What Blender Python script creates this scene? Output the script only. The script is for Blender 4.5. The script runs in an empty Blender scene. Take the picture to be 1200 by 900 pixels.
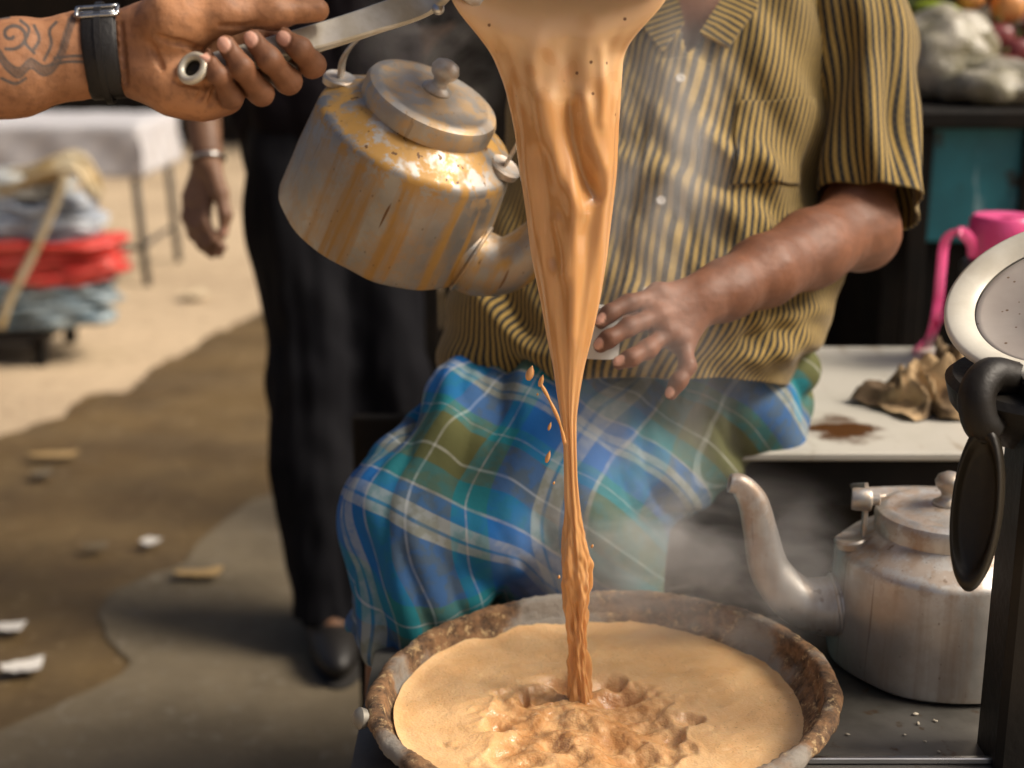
import bpy, math, random
import numpy as np
import openvdb as vdb
from mathutils import Matrix, Vector
random.seed(7); rng = np.random.default_rng(11)
SC = bpy.context.scene
COL = SC.collection
R = math.radians
# ------------------------------------------------------------------ camera, sky, sun, exposure
CAM_Z, PITCH, FPX = 1.2, R(15), 50 / 36 * 1200
cam = bpy.data.cameras.new('camera'); cam.lens = 50; cam.sensor_width = 36
cam.clip_start = 0.05; cam.clip_end = 500
cam.dof.use_dof = True; cam.dof.focus_distance = 1.30; cam.dof.aperture_fstop = 3.1
camo = bpy.data.objects.new('camera', cam); COL.objects.link(camo)
camo.location = (0, 0, CAM_Z); camo.rotation_euler = (math.pi / 2 - PITCH, 0, 0)
SC.camera = camo
SUN = Vector((0.70, -0.10, 0.70)).normalized()
w = bpy.data.worlds.new('World'); SC.world = w; w.use_nodes = True
nt = w.node_tree; sky = nt.nodes.new('ShaderNodeTexSky'); sky.sky_type = 'NISHITA'; sky.sun_disc = False
sky.sun_elevation = math.asin(SUN.z); sky.sun_rotation = math.atan2(SUN.x, SUN.y)
sky.dust_density = 8.0; sky.air_density = 0.7; sky.ozone_density = 0.3
nt.links.new(sky.outputs[0], nt.nodes['Background'].inputs[0]); nt.nodes['Background'].inputs[1].default_value = 0.075
sl = bpy.data.lights.new('sun', 'SUN'); sl.energy = 3.0; sl.angle = R(24); sl.color = (1.0, 0.9, 0.76)
so = bpy.data.objects.new('sun', sl); COL.objects.link(so)
so.rotation_euler = SUN.to_track_quat('Z', 'Y').to_euler(); so.location = (3, -1, 5)
vs = SC.view_settings; vs.view_transform = 'Standard'; vs.look = 'None'; vs.exposure = 0.45; vs.gamma = 1.0
vs.use_curve_mapping = False
SC.render.engine = 'CYCLES'
cy = SC.cycles; cy.max_bounces = 6; cy.diffuse_bounces = 3; cy.glossy_bounces = 4; cy.transmission_bounces = 4
cy.volume_bounces = 1; cy.volume_step_rate = 2.0; cy.volume_max_steps = 64; cy.sample_clamp_indirect = 6
cy.use_denoising = True
try: cy.denoiser = 'OPENIMAGEDENOISE'
except Exception: pass

# ------------------------------------------------------------------ geometry helpers
AX = np.array([0, math.cos(PITCH), -math.sin(PITCH)]); UP = np.array([0, math.sin(PITCH), math.cos(PITCH)]); RT = np.array([1.0, 0, 0])
CAMP = np.array([0, 0, CAM_Z])
def P(px, py, d):
    """World point that lies d metres in front of the lens on the ray through photo pixel (px, py)."""
    return CAMP + d * AX + (px - 600) / FPX * d * RT + (450 - py) / FPX * d * UP
def G(px, py, z=0.0):
    """World point at height z on the ray through (px, py)."""
    r = AX + (px - 600) / FPX * RT + (450 - py) / FPX * UP
    return CAMP + r * ((z - CAM_Z) / r[2])
def GY(px, py, y):
    r = AX + (px - 600) / FPX * RT + (450 - py) / FPX * UP
    return CAMP + r * (y / r[1])
def project(V):
    q = V - CAMP; d = q @ AX
    return 600 + FPX * (q @ RT) / d, 450 - FPX * (q @ UP) / d
def mesh_data(name, V, F, smooth=True, sharp=None, attrs=None):
    me = bpy.data.meshes.new(name)
    V = np.asarray(V, dtype=np.float64)
    if isinstance(F, np.ndarray):
        n, k = F.shape
        me.vertices.add(len(V)); me.vertices.foreach_set('co', V.astype(np.float32).ravel())
        me.loops.add(n * k); me.loops.foreach_set('vertex_index', F.astype(np.int32).ravel())
        me.polygons.add(n); me.polygons.foreach_set('loop_start', np.arange(0, n * k, k, dtype=np.int32))
        me.update(calc_edges=True); me.validate()
    else:
        me.from_pydata([tuple(v) for v in V], [], [tuple(int(i) for i in f) for f in F]); me.update()
    if smooth:
        me.polygons.foreach_set('use_smooth', np.ones(len(me.polygons), dtype=bool))
        if sharp: me.set_sharp_from_angle(angle=R(sharp))
    for k, a in (attrs or {}).items():
        at = me.attributes.new(k, 'FLOAT', 'POINT'); at.data.foreach_set('value', np.asarray(a, dtype=np.float32))
    return me
def tag(o, label=None, cat=None, group=None, kind=None):
    if label: o['label'] = label
    if cat: o['category'] = cat
    if group: o['group'] = group
    if kind: o['kind'] = kind
    return o
def obj(name, V, F, mat, parent=None, smooth=True, sharp=None, attrs=None, local=False):
    """One mesh object. With a parent, V is in world space unless local."""
    o = bpy.data.objects.new(name, mesh_data(name, V, F, smooth, sharp, attrs)); COL.objects.link(o)
    o.data.materials.append(mat)
    if parent is not None:
        o.parent = parent
        if not local: o.matrix_parent_inverse = parent.matrix_basis.inverted()
    return o
def thing(name, label, cat, loc=(0, 0, 0), group=None, M=None):
    o = bpy.data.objects.new(name, None); COL.objects.link(o); o.empty_display_size = 0.05
    if M is not None: o.matrix_basis = M
    else: o.location = tuple(float(x) for x in loc)
    return tag(o, label, cat, group)
def join(*parts):
    Vs, Fs, n = [], [], 0
    for V, F in parts:
        V = np.asarray(V, float); Vs.append(V); Fs += [[i + n for i in f] for f in F]; n += len(V)
    return np.vstack(Vs), Fs
def catmull(pts, n=8):
    p = np.asarray(pts, float); p = np.vstack([2 * p[0] - p[1], p, 2 * p[-1] - p[-2]]); out = []
    for i in range(1, len(p) - 2):
        for t in np.linspace(0, 1, n, endpoint=False):
            a, b, c, d = p[i - 1], p[i], p[i + 1], p[i + 2]
            out.append(0.5 * (2 * b + (c - a) * t + (2 * a - 5 * b + 4 * c - d) * t * t + (3 * b - a - 3 * c + d) * t ** 3))
    out.append(p[-2]); return np.array(out)
def grid_faces(nr, nc, wrap=True):
    F = []
    for i in range(nr - 1):
        for j in range(nc if wrap else nc - 1):
            F.append((i * nc + j, i * nc + (j + 1) % nc, (i + 1) * nc + (j + 1) % nc, (i + 1) * nc + j))
    return F
def lathe(prof, n=48, cap0=True, cap1=True):
    V, F = [], []
    for r, z in prof:
        for j in range(n):
            a = 2 * math.pi * j / n; V.append((r * math.cos(a), r * math.sin(a), z))
    F = grid_faces(len(prof), n)
    if cap0: F.append(tuple(range(n))[::-1])
    if cap1: F.append(tuple((len(prof) - 1) * n + j for j in range(n)))
    return np.array(V), F
def tube(path, rad, n=14, flat=1.0, ref=(0, 0, 1), caps=True):
    """Tube along a path; flat scales the second axis; ref orients the first."""
    p = np.asarray(path, float); m = len(p); rad = np.broadcast_to(np.asarray(rad, float), (m,))
    T = np.gradient(p, axis=0); T /= np.linalg.norm(T, axis=1)[:, None] + 1e-12
    V = []; a = np.asarray(ref, float)
    for i in range(m):
        e = a - T[i] * (a @ T[i])
        if np.linalg.norm(e) < 1e-4: e = np.cross(T[i], (1, 0.3, 0.2))
        e /= np.linalg.norm(e); f = np.cross(T[i], e)
        if ref == (0, 0, 1): a = e
        for j in range(n):
            t = 2 * math.pi * j / n
            V.append(p[i] + rad[i] * (math.cos(t) * e + flat * math.sin(t) * f))
    F = grid_faces(m, n)
    if caps: F += [tuple(range(n))[::-1], tuple((m - 1) * n + j for j in range(n))]
    return np.array(V), F
def box(lo, hi, bev=0.0):
    lo = np.array(lo, float); hi = np.array(hi, float); b = bev
    if b <= 0:
        V = [(x, y, z) for x in (lo[0], hi[0]) for y in (lo[1], hi[1]) for z in (lo[2], hi[2])]
        return np.array(V), [(0, 1, 3, 2), (4, 6, 7, 5), (0, 4, 5, 1), (2, 3, 7, 6), (0, 2, 6, 4), (1, 5, 7, 3)]
    V, idx = [], {}
    for sx in (0, 1):
        for sy in (0, 1):
            for sz in (0, 1):
                c = np.where([sx, sy, sz], hi, lo); s = np.where([sx, sy, sz], -1, 1)
                for a in range(3):
                    v = c + s * b; v[a] = c[a]; idx[(sx, sy, sz, a)] = len(V); V.append(v)
    F = []
    for a in range(3):
        for s in (0, 1):
            o = [x for x in range(3) if x != a]; q = []
            for u, v in ((0, 0), (1, 0), (1, 1), (0, 1)):
                k = [0, 0, 0]; k[a] = s; k[o[0]] = u; k[o[1]] = v; q.append(idx[(*k, a)])
            F.append(q)
    for a in range(3):
        o = [x for x in range(3) if x != a]
        for u in (0, 1):
            for v in (0, 1):
                k0 = [0, 0, 0]; k0[o[0]] = u; k0[o[1]] = v; k1 = list(k0); k1[a] = 1
                F.append([idx[(*k0, o[0])], idx[(*k0, o[1])], idx[(*k1, o[1])], idx[(*k1, o[0])]])
    for sx in (0, 1):
        for sy in (0, 1):
            for sz in (0, 1): F.append([idx[(sx, sy, sz, a)] for a in range(3)])
    return fix_normals(np.array(V), F)
def fix_normals(V, F):
    c = V.mean(0); out = []
    for f in F:
        p = V[list(f)]; n = np.cross(p[1] - p[0], p[2] - p[0])
        out.append(list(f) if n @ (p.mean(0) - c) > 0 else list(f)[::-1])
    return V, out
def place(VF, M):
    V, F = VF; M = np.array(M); return V @ M[:3, :3].T + M[:3, 3], F
def frame(o, z, x=(1, 0, 0)):
    z = np.array(z, float); z /= np.linalg.norm(z); x = np.array(x, float); x -= z * (x @ z); x /= np.linalg.norm(x)
    y = np.cross(z, x); M = np.eye(4); M[:3, 0], M[:3, 1], M[:3, 2], M[:3, 3] = x, y, z, o
    return M
def solid(path_top, thick_vec, closed=True):
    """Prism of an outline and its copy moved by thick_vec."""
    V = np.array(path_top, float); n = len(V); W = np.vstack([V, V + np.array(thick_vec, float)])
    F = [tuple(range(n)), tuple(range(2 * n - 1, n - 1, -1))] + [(i, n + i, n + (i + 1) % n, (i + 1) % n) for i in range(n)]
    return W, F
class Noise:
    """Smooth random field: a sum of random plane waves."""
    def __init__(s, scale, n=24, seed=1, aniso=(1, 1, 1)):
        g = np.random.default_rng(seed); k = g.normal(size=(n, 3)); k /= np.linalg.norm(k, axis=1)[:, None]
        s.k = k * g.uniform(0.6, 1.5, size=(n, 1)) * 2 * math.pi / scale * np.array(aniso); s.p = g.uniform(0, 6.28, n); s.n = n
    def __call__(s, V):
        out = np.zeros(len(V))
        for i in range(s.n): out += np.sin(V @ s.k[i] + s.p[i])
        return out / math.sqrt(s.n / 2)
def vnormals(V, F):
    me = mesh_data('tmp', V, F if isinstance(F, np.ndarray) else F); n = np.zeros(len(V) * 3, dtype=np.float32)
    me.vertices.foreach_get('normal', n); bpy.data.meshes.remove(me); return n.reshape(-1, 3).astype(float)

class Field:
    """Signed-distance field on a grid, meshed with OpenVDB: bodies and cloth as continuous surfaces."""
    def __init__(s, lo, hi, h):
        s.lo = np.array(lo, float); s.h = h; s.n = np.ceil((np.array(hi, float) - s.lo) / h).astype(int) + 1
        s.f = np.full(s.n, 0.2, dtype=np.float32)
    def sub(s, lo, hi):
        a = np.maximum(np.floor((np.array(lo) - s.lo) / s.h).astype(int), 0); b = np.minimum(np.ceil((np.array(hi) - s.lo) / s.h).astype(int) + 1, s.n)
        if (b <= a).any(): return None
        sl = tuple(slice(a[i], b[i]) for i in range(3))
        g = [(s.lo[i] + s.h * np.arange(a[i], b[i])).astype(np.float32).reshape([-1 if j == i else 1 for j in range(3)]) for i in range(3)]
        return sl, g
    def put(s, sl, d, k, op):
        f = s.f[sl]
        if op == 'add':
            if k > 0:
                h = np.maximum(k - np.abs(f - d), 0) / k; s.f[sl] = np.minimum(f, d) - h * h * k * 0.25
            else: s.f[sl] = np.minimum(f, d)
        else:
            d = -d
            if k > 0:
                h = np.maximum(k - np.abs(f - d), 0) / k; s.f[sl] = np.maximum(f, d) + h * h * k * 0.25
            else: s.f[sl] = np.maximum(f, d)
    def cone(s, a, b, ra, rb, k=0.0, op='add'):
        a = np.array(a, float); b = np.array(b, float); m = max(ra, rb) + k + 4 * s.h
        q = s.sub(np.minimum(a, b) - m, np.maximum(a, b) + m)
        if q is None: return
        sl, (x, y, z) = q; v = b - a; L = float(v @ v) + 1e-12
        t = np.clip(((x - a[0]) * v[0] + (y - a[1]) * v[1] + (z - a[2]) * v[2]) / L, 0, 1)
        d = np.sqrt((x - a[0] - t * v[0]) ** 2 + (y - a[1] - t * v[1]) ** 2 + (z - a[2] - t * v[2]) ** 2) - (ra + (rb - ra) * t)
        s.put(sl, d.astype(np.float32), k, op)
    def chain(s, pts, rad, k=0.0, kj=0.004):
        """A limb of its own (joined at its joints), then blended into the rest by k."""
        pts = [np.array(p, float) for p in pts]; m = max(rad) + k + 4 * s.h
        q = s.sub(np.min(pts, 0) - m, np.max(pts, 0) + m)
        if q is None: return
        sl, (x, y, z) = q; D = None
        for a, b, ra, rb in zip(pts, pts[1:], rad, rad[1:]):
            v = b - a; L = float(v @ v) + 1e-12
            t = np.clip(((x - a[0]) * v[0] + (y - a[1]) * v[1] + (z - a[2]) * v[2]) / L, 0, 1)
            d = np.sqrt((x - a[0] - t * v[0]) ** 2 + (y - a[1] - t * v[1]) ** 2 + (z - a[2] - t * v[2]) ** 2) - (ra + (rb - ra) * t)
            if D is None: D = d
            else:
                h = np.maximum(kj - np.abs(D - d), 0) / kj; D = np.minimum(D, d) - h * h * kj * 0.25
        s.put(sl, D.astype(np.float32), k, 'add')
    def ell(s, c, rad, axes=None, k=0.0, op='add'):
        c = np.array(c, float); A = np.eye(3) if axes is None else np.array(axes, float); r = np.array(rad, float); m = r.max() + k + 4 * s.h
        q = s.sub(c - m, c + m)
        if q is None: return
        sl, (x, y, z) = q
        u = [((x - c[0]) * A[i][0] + (y - c[1]) * A[i][1] + (z - c[2]) * A[i][2]) / r[i] for i in range(3)]
        k0 = np.sqrt(u[0] ** 2 + u[1] ** 2 + u[2] ** 2) + 1e-6
        k1 = np.sqrt((u[0] / r[0]) ** 2 + (u[1] / r[1]) ** 2 + (u[2] / r[2]) ** 2) + 1e-6
        s.put(sl, (k0 * (k0 - 1) / k1).astype(np.float32), k, op)
    def half(s, p, n, k=0.0):
        """Cut away the side that n points to."""
        p = np.array(p, float); n = np.array(n, float); n /= np.linalg.norm(n)
        sl, (x, y, z) = s.sub(s.lo, s.lo + s.h * (s.n - 1)); d = (x - p[0]) * n[0] + (y - p[1]) * n[1] + (z - p[2]) * n[2]
        s.put(sl, (-d).astype(np.float32), k, 'cut')
    def mesh(s, smooth=2):
        g = vdb.FloatGrid(background=3 * s.h); f = np.clip(s.f, -3 * s.h, 3 * s.h)
        for ax in range(3):
            i0 = [slice(None)] * 3; i0[ax] = 0; i1 = list(i0); i1[ax] = -1; f[tuple(i0)] = np.maximum(f[tuple(i0)], s.h); f[tuple(i1)] = np.maximum(f[tuple(i1)], s.h)
        g.copyFromArray(f); pts, q = g.convertToQuads(isovalue=0.0)
        V = np.array(pts, float) * s.h + s.lo; F = np.array(q, dtype=np.int64)
        p = V[F]; vol = np.einsum('ij,ij->i', p[:, 0] - V.mean(0), np.cross(p[:, 1] - p[:, 0], p[:, 2] - p[:, 0])).sum()
        if vol < 0: F = F[:, ::-1].copy()
        E = np.vstack([F[:, [0, 1]], F[:, [1, 2]], F[:, [2, 3]], F[:, [3, 0]]])
        for it in range(smooth):
            S = np.zeros_like(V); C = np.zeros(len(V))
            for c in range(3): S[:, c] = np.bincount(E[:, 0], V[E[:, 1], c], len(V)) + np.bincount(E[:, 1], V[E[:, 0], c], len(V))
            C = np.bincount(E[:, 0], minlength=len(V)) + np.bincount(E[:, 1], minlength=len(V))
            V = V + (0.5 if it % 2 == 0 else -0.45) * (S / C[:, None] - V)
        return V, F
def cat_mesh(*ms):
    Vs, Fs, n = [], [], 0
    for V, F in ms: Vs.append(V); Fs.append(F + n); n += len(V)
    return np.vstack(Vs), np.vstack(Fs)

# ------------------------------------------------------------------ materials
class Mat:
    def __init__(s, name):
        s.m = bpy.data.materials.new(name); s.m.use_nodes = True; s.t = s.m.node_tree; s.b = s.t.nodes['Principled BSDF']
        s.tc = s.t.nodes.new('ShaderNodeTexCoord')
    def n(s, typ, **kw):
        x = s.t.nodes.new(typ)
        for k, v in kw.items(): setattr(x, k, v)
        return x
    def l(s, a, b): s.t.links.new(a, b)
    def coord(s, scale=(1, 1, 1), rot=(0, 0, 0), off=(0, 0, 0)):
        mp = s.n('ShaderNodeMapping'); mp.inputs['Scale'].default_value = scale; mp.inputs['Rotation'].default_value = rot; mp.inputs['Location'].default_value = off
        s.l(s.tc.outputs['Object'], mp.inputs[0]); return mp.outputs[0]
    def ramp(s, sock, lo, hi, inv=False):
        r = s.n('ShaderNodeMapRange'); r.interpolation_type = 'SMOOTHSTEP'; r.inputs[1].default_value = lo; r.inputs[2].default_value = hi
        r.inputs[3].default_value = 1.0 if inv else 0.0; r.inputs[4].default_value = 0.0 if inv else 1.0
        s.l(sock, r.inputs[0]); return r.outputs[0]
    def noise(s, scale, detail=4, aniso=(1, 1, 1), off=(0, 0, 0), rough=0.55, dist=0.0):
        t = s.n('ShaderNodeTexNoise'); t.inputs['Scale'].default_value = scale; t.inputs['Detail'].default_value = detail
        t.inputs['Roughness'].default_value = rough; t.inputs['Distortion'].default_value = dist; s.l(s.coord(aniso, off=off), t.inputs[0]); return t.outputs[0]
    def vor(s, scale, aniso=(1, 1, 1), feat='F1', rnd=1.0):
        t = s.n('ShaderNodeTexVoronoi'); t.feature = feat; t.inputs['Scale'].default_value = scale; t.inputs['Randomness'].default_value = rnd
        s.l(s.coord(aniso), t.inputs['Vector']); return t.outputs['Distance']
    def attr(s, name):
        a = s.n('ShaderNodeAttribute'); a.attribute_name = name; return a.outputs['Fac']
    def math(s, op, a, b=None):
        x = s.n('ShaderNodeMath'); x.operation = op
        for i, v in enumerate((a, b)):
            if v is None: continue
            if isinstance(v, (int, float)): x.inputs[i].default_value = v
            else: s.l(v, x.inputs[i])
        return x.outputs[0]
    def mix(s, fac, a, b):
        x = s.n('ShaderNodeMix'); x.data_type = 'RGBA'
        for sock, v in ((x.inputs[0], fac), (x.inputs[6], a), (x.inputs[7], b)):
            if isinstance(v, (int, float)): sock.default_value = v
            elif isinstance(v, tuple): sock.default_value = (*v, 1)
            else: s.l(v, sock)
        return x.outputs[2]
    def mixf(s, fac, a, b):
        x = s.n('ShaderNodeMix'); x.data_type = 'FLOAT'
        for sock, v in ((x.inputs[0], fac), (x.inputs[2], a), (x.inputs[3], b)):
            if isinstance(v, (int, float)): sock.default_value = v
            else: s.l(v, sock)
        return x.outputs[0]
    def set(s, **kw):
        for k, v in kw.items():
            i = s.b.inputs[k.replace('_', ' ')]
            if isinstance(v, (int, float)): i.default_value = v
            elif isinstance(v, tuple): i.default_value = (*v, 1) if len(v) == 3 and i.type == 'RGBA' else v
            else: s.l(v, i)
        return s
    def bump(s, sock, strength=0.3, dist=0.002):
        b = s.n('ShaderNodeBump'); b.inputs['Strength'].default_value = strength; b.inputs['Distance'].default_value = dist
        s.l(sock, b.inputs['Height'])
        cur = s.b.inputs['Normal']
        if cur.is_linked: s.l(cur.links[0].from_socket, b.inputs['Normal'])
        s.l(b.outputs[0], s.b.inputs['Normal']); return s
def plain(name, c, rough=0.6, metal=0.0, var=0.25, scale=8.0, c2=None, bump=0.15, bscale=60, bdist=0.002, **kw):
    m = Mat(name); c2 = c2 or tuple(x * (1 - var) for x in c)
    f = m.ramp(m.noise(scale, 5), 0.35, 0.68); m.set(Base_Color=m.mix(f, c, c2), Roughness=m.mixf(m.noise(scale * 2.3, 3), rough * 0.8, min(1, rough * 1.2)), Metallic=metal, **kw)
    if bump: m.bump(m.noise(bscale, 4), bump, bdist)
    return m.m
def strip(path, wdir, width, thick, bev=0.25):
    """Flat bar along a path, chamfered edges; wdir is the direction of its width."""
    p = np.asarray(path, float); m = len(p); T = np.gradient(p, axis=0); T /= np.linalg.norm(T, axis=1)[:, None]
    width = np.broadcast_to(np.asarray(width, float), (m,)); V = []
    for i in range(m):
        e = np.array(wdir, float); e -= T[i] * (e @ T[i]); e /= np.linalg.norm(e); f = np.cross(T[i], e); a, b = width[i] / 2, thick / 2; c = b * bev * 2
        for u, v in ((a, b - c), (a - c, b), (-a + c, b), (-a, b - c), (-a, -b + c), (-a + c, -b), (a - c, -b), (a, -b + c)): V.append(p[i] + u * e + v * f)
    return np.array(V), grid_faces(m, 8) + [tuple(range(8))[::-1], tuple((m - 1) * 8 + j for j in range(8))]
def torus(c, n, R0, r, N=40, k=12, sx=1.0):
    M = frame(c, n); t = np.linspace(0, 2 * math.pi, N, endpoint=False); V = []
    for a in t:
        for j in range(k):
            b = 2 * math.pi * j / k; rr = R0 + r * math.cos(b); V.append((rr * math.cos(a) * sx, rr * math.sin(a), r * math.sin(b)))
    F = [(i * k + j, ((i + 1) % N) * k + j, ((i + 1) % N) * k + (j + 1) % k, i * k + (j + 1) % k) for i in range(N) for j in range(k)]
    return place((np.array(V), F), M)
def skin_mat(name, a, b, palm):
    m = Mat(name); f = m.ramp(m.noise(22, 5), 0.3, 0.7); c = m.mix(f, a, b)
    c = m.mix(m.attr('palm'), c, palm)
    mott = m.ramp(m.noise(130, 4), 0.42, 0.72); c = m.mix(m.math('MULTIPLY', mott, 0.45), c, tuple(x * 0.6 for x in a))
    c = m.mix(m.attr('knuckle'), c, tuple(x * 0.55 for x in a))
    c = m.mix(m.attr('ink'), c, (0.06, 0.055, 0.05)); c = m.mix(m.attr('nail'), c, (0.68, 0.38, 0.28))
    m.set(Base_Color=c, Roughness=m.mixf(m.attr('nail'), m.mixf(m.noise(40, 4), 0.5, 0.68), 0.3), Subsurface_Weight=0.06, Subsurface_Radius=(0.01, 0.004, 0.002), Subsurface_Scale=0.4)
    m.bump(m.vor(480), 0.25, 0.0005); m.bump(m.noise(120, 6, rough=0.65), 0.35, 0.0010); return m.m
def alu_mat(name, stain, streak, shoulder, dark=1.0, sc=1.0):
    """Worn aluminium with tea drips down the wall and dried splashes."""
    m = Mat(name); base = m.mix(m.ramp(m.noise(9 * sc, 6), 0.3, 0.7), (0.62 * dark, 0.60 * dark, 0.57 * dark), (0.40 * dark, 0.39 * dark, 0.37 * dark))
    st = m.math('MULTIPLY', m.ramp(m.noise(1.0, 3, aniso=(48, 48, 2.2)), 0.44, 0.66), streak)
    sp = m.math('MULTIPLY', m.ramp(m.noise(40 * sc, 6, off=(3, 1, 2), rough=0.7), 0.45, 0.56), shoulder)
    sz_ = m.n('ShaderNodeSeparateXYZ'); m.l(m.tc.outputs['Object'], sz_.inputs[0]); sp = m.math('MULTIPLY', sp, m.mixf(m.ramp(sz_.outputs[2], 0.10, 0.128), 0.30, 1.0))
    dk = m.ramp(m.noise(1.0, 2, aniso=(95, 95, 1.6), off=(5, 2, 1)), 0.665, 0.70)
    pit = m.ramp(m.vor(75, aniso=(1, 1, 0.7)), 0.10, 0.05)
    c = m.mix(st, base, stain); c = m.mix(sp, c, tuple(x * 1.25 for x in stain)); c = m.mix(m.math('MULTIPLY', dk, streak), c, (0.12, 0.055, 0.015))
    c = m.mix(m.math('MULTIPLY', pit, 0.45), c, (0.10, 0.06, 0.03))
    nm = m.math('MAXIMUM', m.math('MAXIMUM', st, sp), m.math('MULTIPLY', dk, streak))
    m.set(Base_Color=c, Metallic=m.mixf(nm, 0.88, 0.15), Roughness=m.mixf(m.noise(30, 4), 0.36, 0.62))
    m.bump(m.noise(14, 3), 0.25, 0.004); m.bump(m.noise(150, 3), 0.2, 0.0008); return m.m
BLACK_WOOD = plain('black_wood', (0.007, 0.006, 0.005), 0.75, c2=(0.014, 0.010, 0.007), bscale=25, bump=0.3, Specular_IOR_Level=0.2)
BLACK_IRON = plain('black_iron', (0.006, 0.0055, 0.005), 0.5, 0.0, c2=(0.014, 0.011, 0.008), bump=0.3, bscale=120, Specular_IOR_Level=0.3)
STEEL = plain('steel', (0.66, 0.66, 0.65), 0.27, 1.0, c2=(0.5, 0.5, 0.49), bscale=200, bump=0.05)
DARK_LEG = plain('dark_leg_paint', (0.035, 0.037, 0.04), 0.5)

# ------------------------------------------------------------------ setting: ground
m = Mat('dirt_pavement')
c = m.mix(m.ramp(m.noise(0.9, 6), 0.35, 0.65), (0.52, 0.40, 0.26), (0.41, 0.31, 0.20)); c = m.mix(m.ramp(m.noise(11, 6, rough=0.7), 0.5, 0.72), c, (0.30, 0.22, 0.14))
c = m.mix(m.ramp(m.noise(70, 4), 0.58, 0.75), c, (0.58, 0.48, 0.35)); m.set(Base_Color=c, Roughness=0.93); m.bump(m.noise(24, 7), 0.5, 0.02)
GROUND = m.m
N = 60; xs = np.concatenate([np.linspace(-60, -5, 12), np.linspace(-4.8, 4.8, 60), np.linspace(5, 60, 12)]); ys = np.concatenate([np.linspace(-40, -1, 10), np.linspace(-0.8, 9, 70), np.linspace(9.5, 120, 24)])
gx, gy = np.meshgrid(xs, ys); V = np.stack([gx.ravel(), gy.ravel(), np.zeros(gx.size)], 1)
tag(obj('ground', V, grid_faces(len(ys), len(xs), False), GROUND), 'trodden beige dirt street ground', kind='structure')
def patch(name, outline, z, mat, label, jitter, seed):
    o = catmull(np.array([*outline, outline[0]], float), 90)[:-1]; W = np.array([G(*q, 0) for q in o]); c = W.mean(0)
    nz = Noise(0.55, seed=seed)(W * [1, 1, 0]) * jitter + Noise(0.16, seed=seed + 1)(W * [1, 1, 0]) * jitter * 0.3 + Noise(0.05, seed=seed + 2)(W * [1, 1, 0]) * jitter * 0.12; W += (W - c) / np.linalg.norm(W - c, axis=1)[:, None] * nz[:, None]
    V = W.copy(); V[:, 2] = z; F = [tuple(range(len(V)))]; x, y = V[:, 0], V[:, 1]
    if (x * np.roll(y, -1) - y * np.roll(x, -1)).sum() < 0: F = [F[0][::-1]]
    return tag(obj(name, V, F, mat, smooth=False), label, kind='structure')
m = Mat('wet_earth'); c = m.mix(m.ramp(m.noise(3, 6), 0.35, 0.68), (0.14, 0.090, 0.034), (0.088, 0.056, 0.022)); c = m.mix(m.ramp(m.noise(30, 5), 0.6, 0.72), c, (0.20, 0.14, 0.07))
m.set(Base_Color=c, Roughness=m.mixf(m.ramp(m.noise(5, 4), 0.4, 0.65), 0.55, 0.9)); m.bump(m.noise(30, 6), 0.35, 0.012); WET = m.m
m = Mat('grey_mud'); c = m.mix(m.ramp(m.noise(4, 6), 0.3, 0.7), (0.175, 0.138, 0.085), (0.115, 0.090, 0.055)); c = m.mix(m.ramp(m.noise(36, 5), 0.55, 0.75), c, (0.19, 0.16, 0.115))
m.set(Base_Color=c, Roughness=0.9); m.bump(m.noise(40, 6), 0.4, 0.01); MUD = m.m
patch('wet_ground', [(-60, 560), (20, 525), (75, 480), (150, 455), (240, 405), (330, 355), (460, 300), (560, 420), (520, 640), (430, 800), (300, 960), (0, 1050), (-200, 900)], 0.005, WET, 'dark brown wet stain spreading over the dirt street', 0.05, 21)
patch('mud_ground', [(-30, 875), (60, 835), (120, 800), (125, 740), (150, 700), (215, 672), (235, 640), (275, 605), (340, 580), (520, 560), (700, 800), (500, 1150), (100, 1250), (-300, 1100)], 0.010, MUD, 'greyish brown dried mud beside the wet stain', 0.022, 31)
# shop front far behind
W0 = 12.5
dk = plain('shop_dark_wall', (0.022, 0.016, 0.014), 0.8); shp = thing('shop_front', 'dark shuttered shop front at the far side of the dirt street', 'building', (-2.5, W0, 0))
obj('wall', *box((-9, W0 + 0.12, 0), (7, W0 + 3, 4.2)), dk, shp, smooth=False)
for i in range(14):
    x = -9 + i * 1.14
    obj('shutter_board', *box((x, W0 + (0.03 if i % 2 else 0.0), 0.12), (x + 1.08, W0 + 0.117, 2.7), 0.01), BLACK_WOOD, shp, smooth=False)
obj('awning', *place(box((-9, -1.1, -0.02), (7, 0.0, 0.02), 0.008), Matrix.Translation((0, W0 + 0.1, 2.95)) @ Matrix.Rotation(R(12), 4, 'X')), plain('awning_sheet', (0.10, 0.09, 0.08), 0.7), shp, smooth=False)

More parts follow.
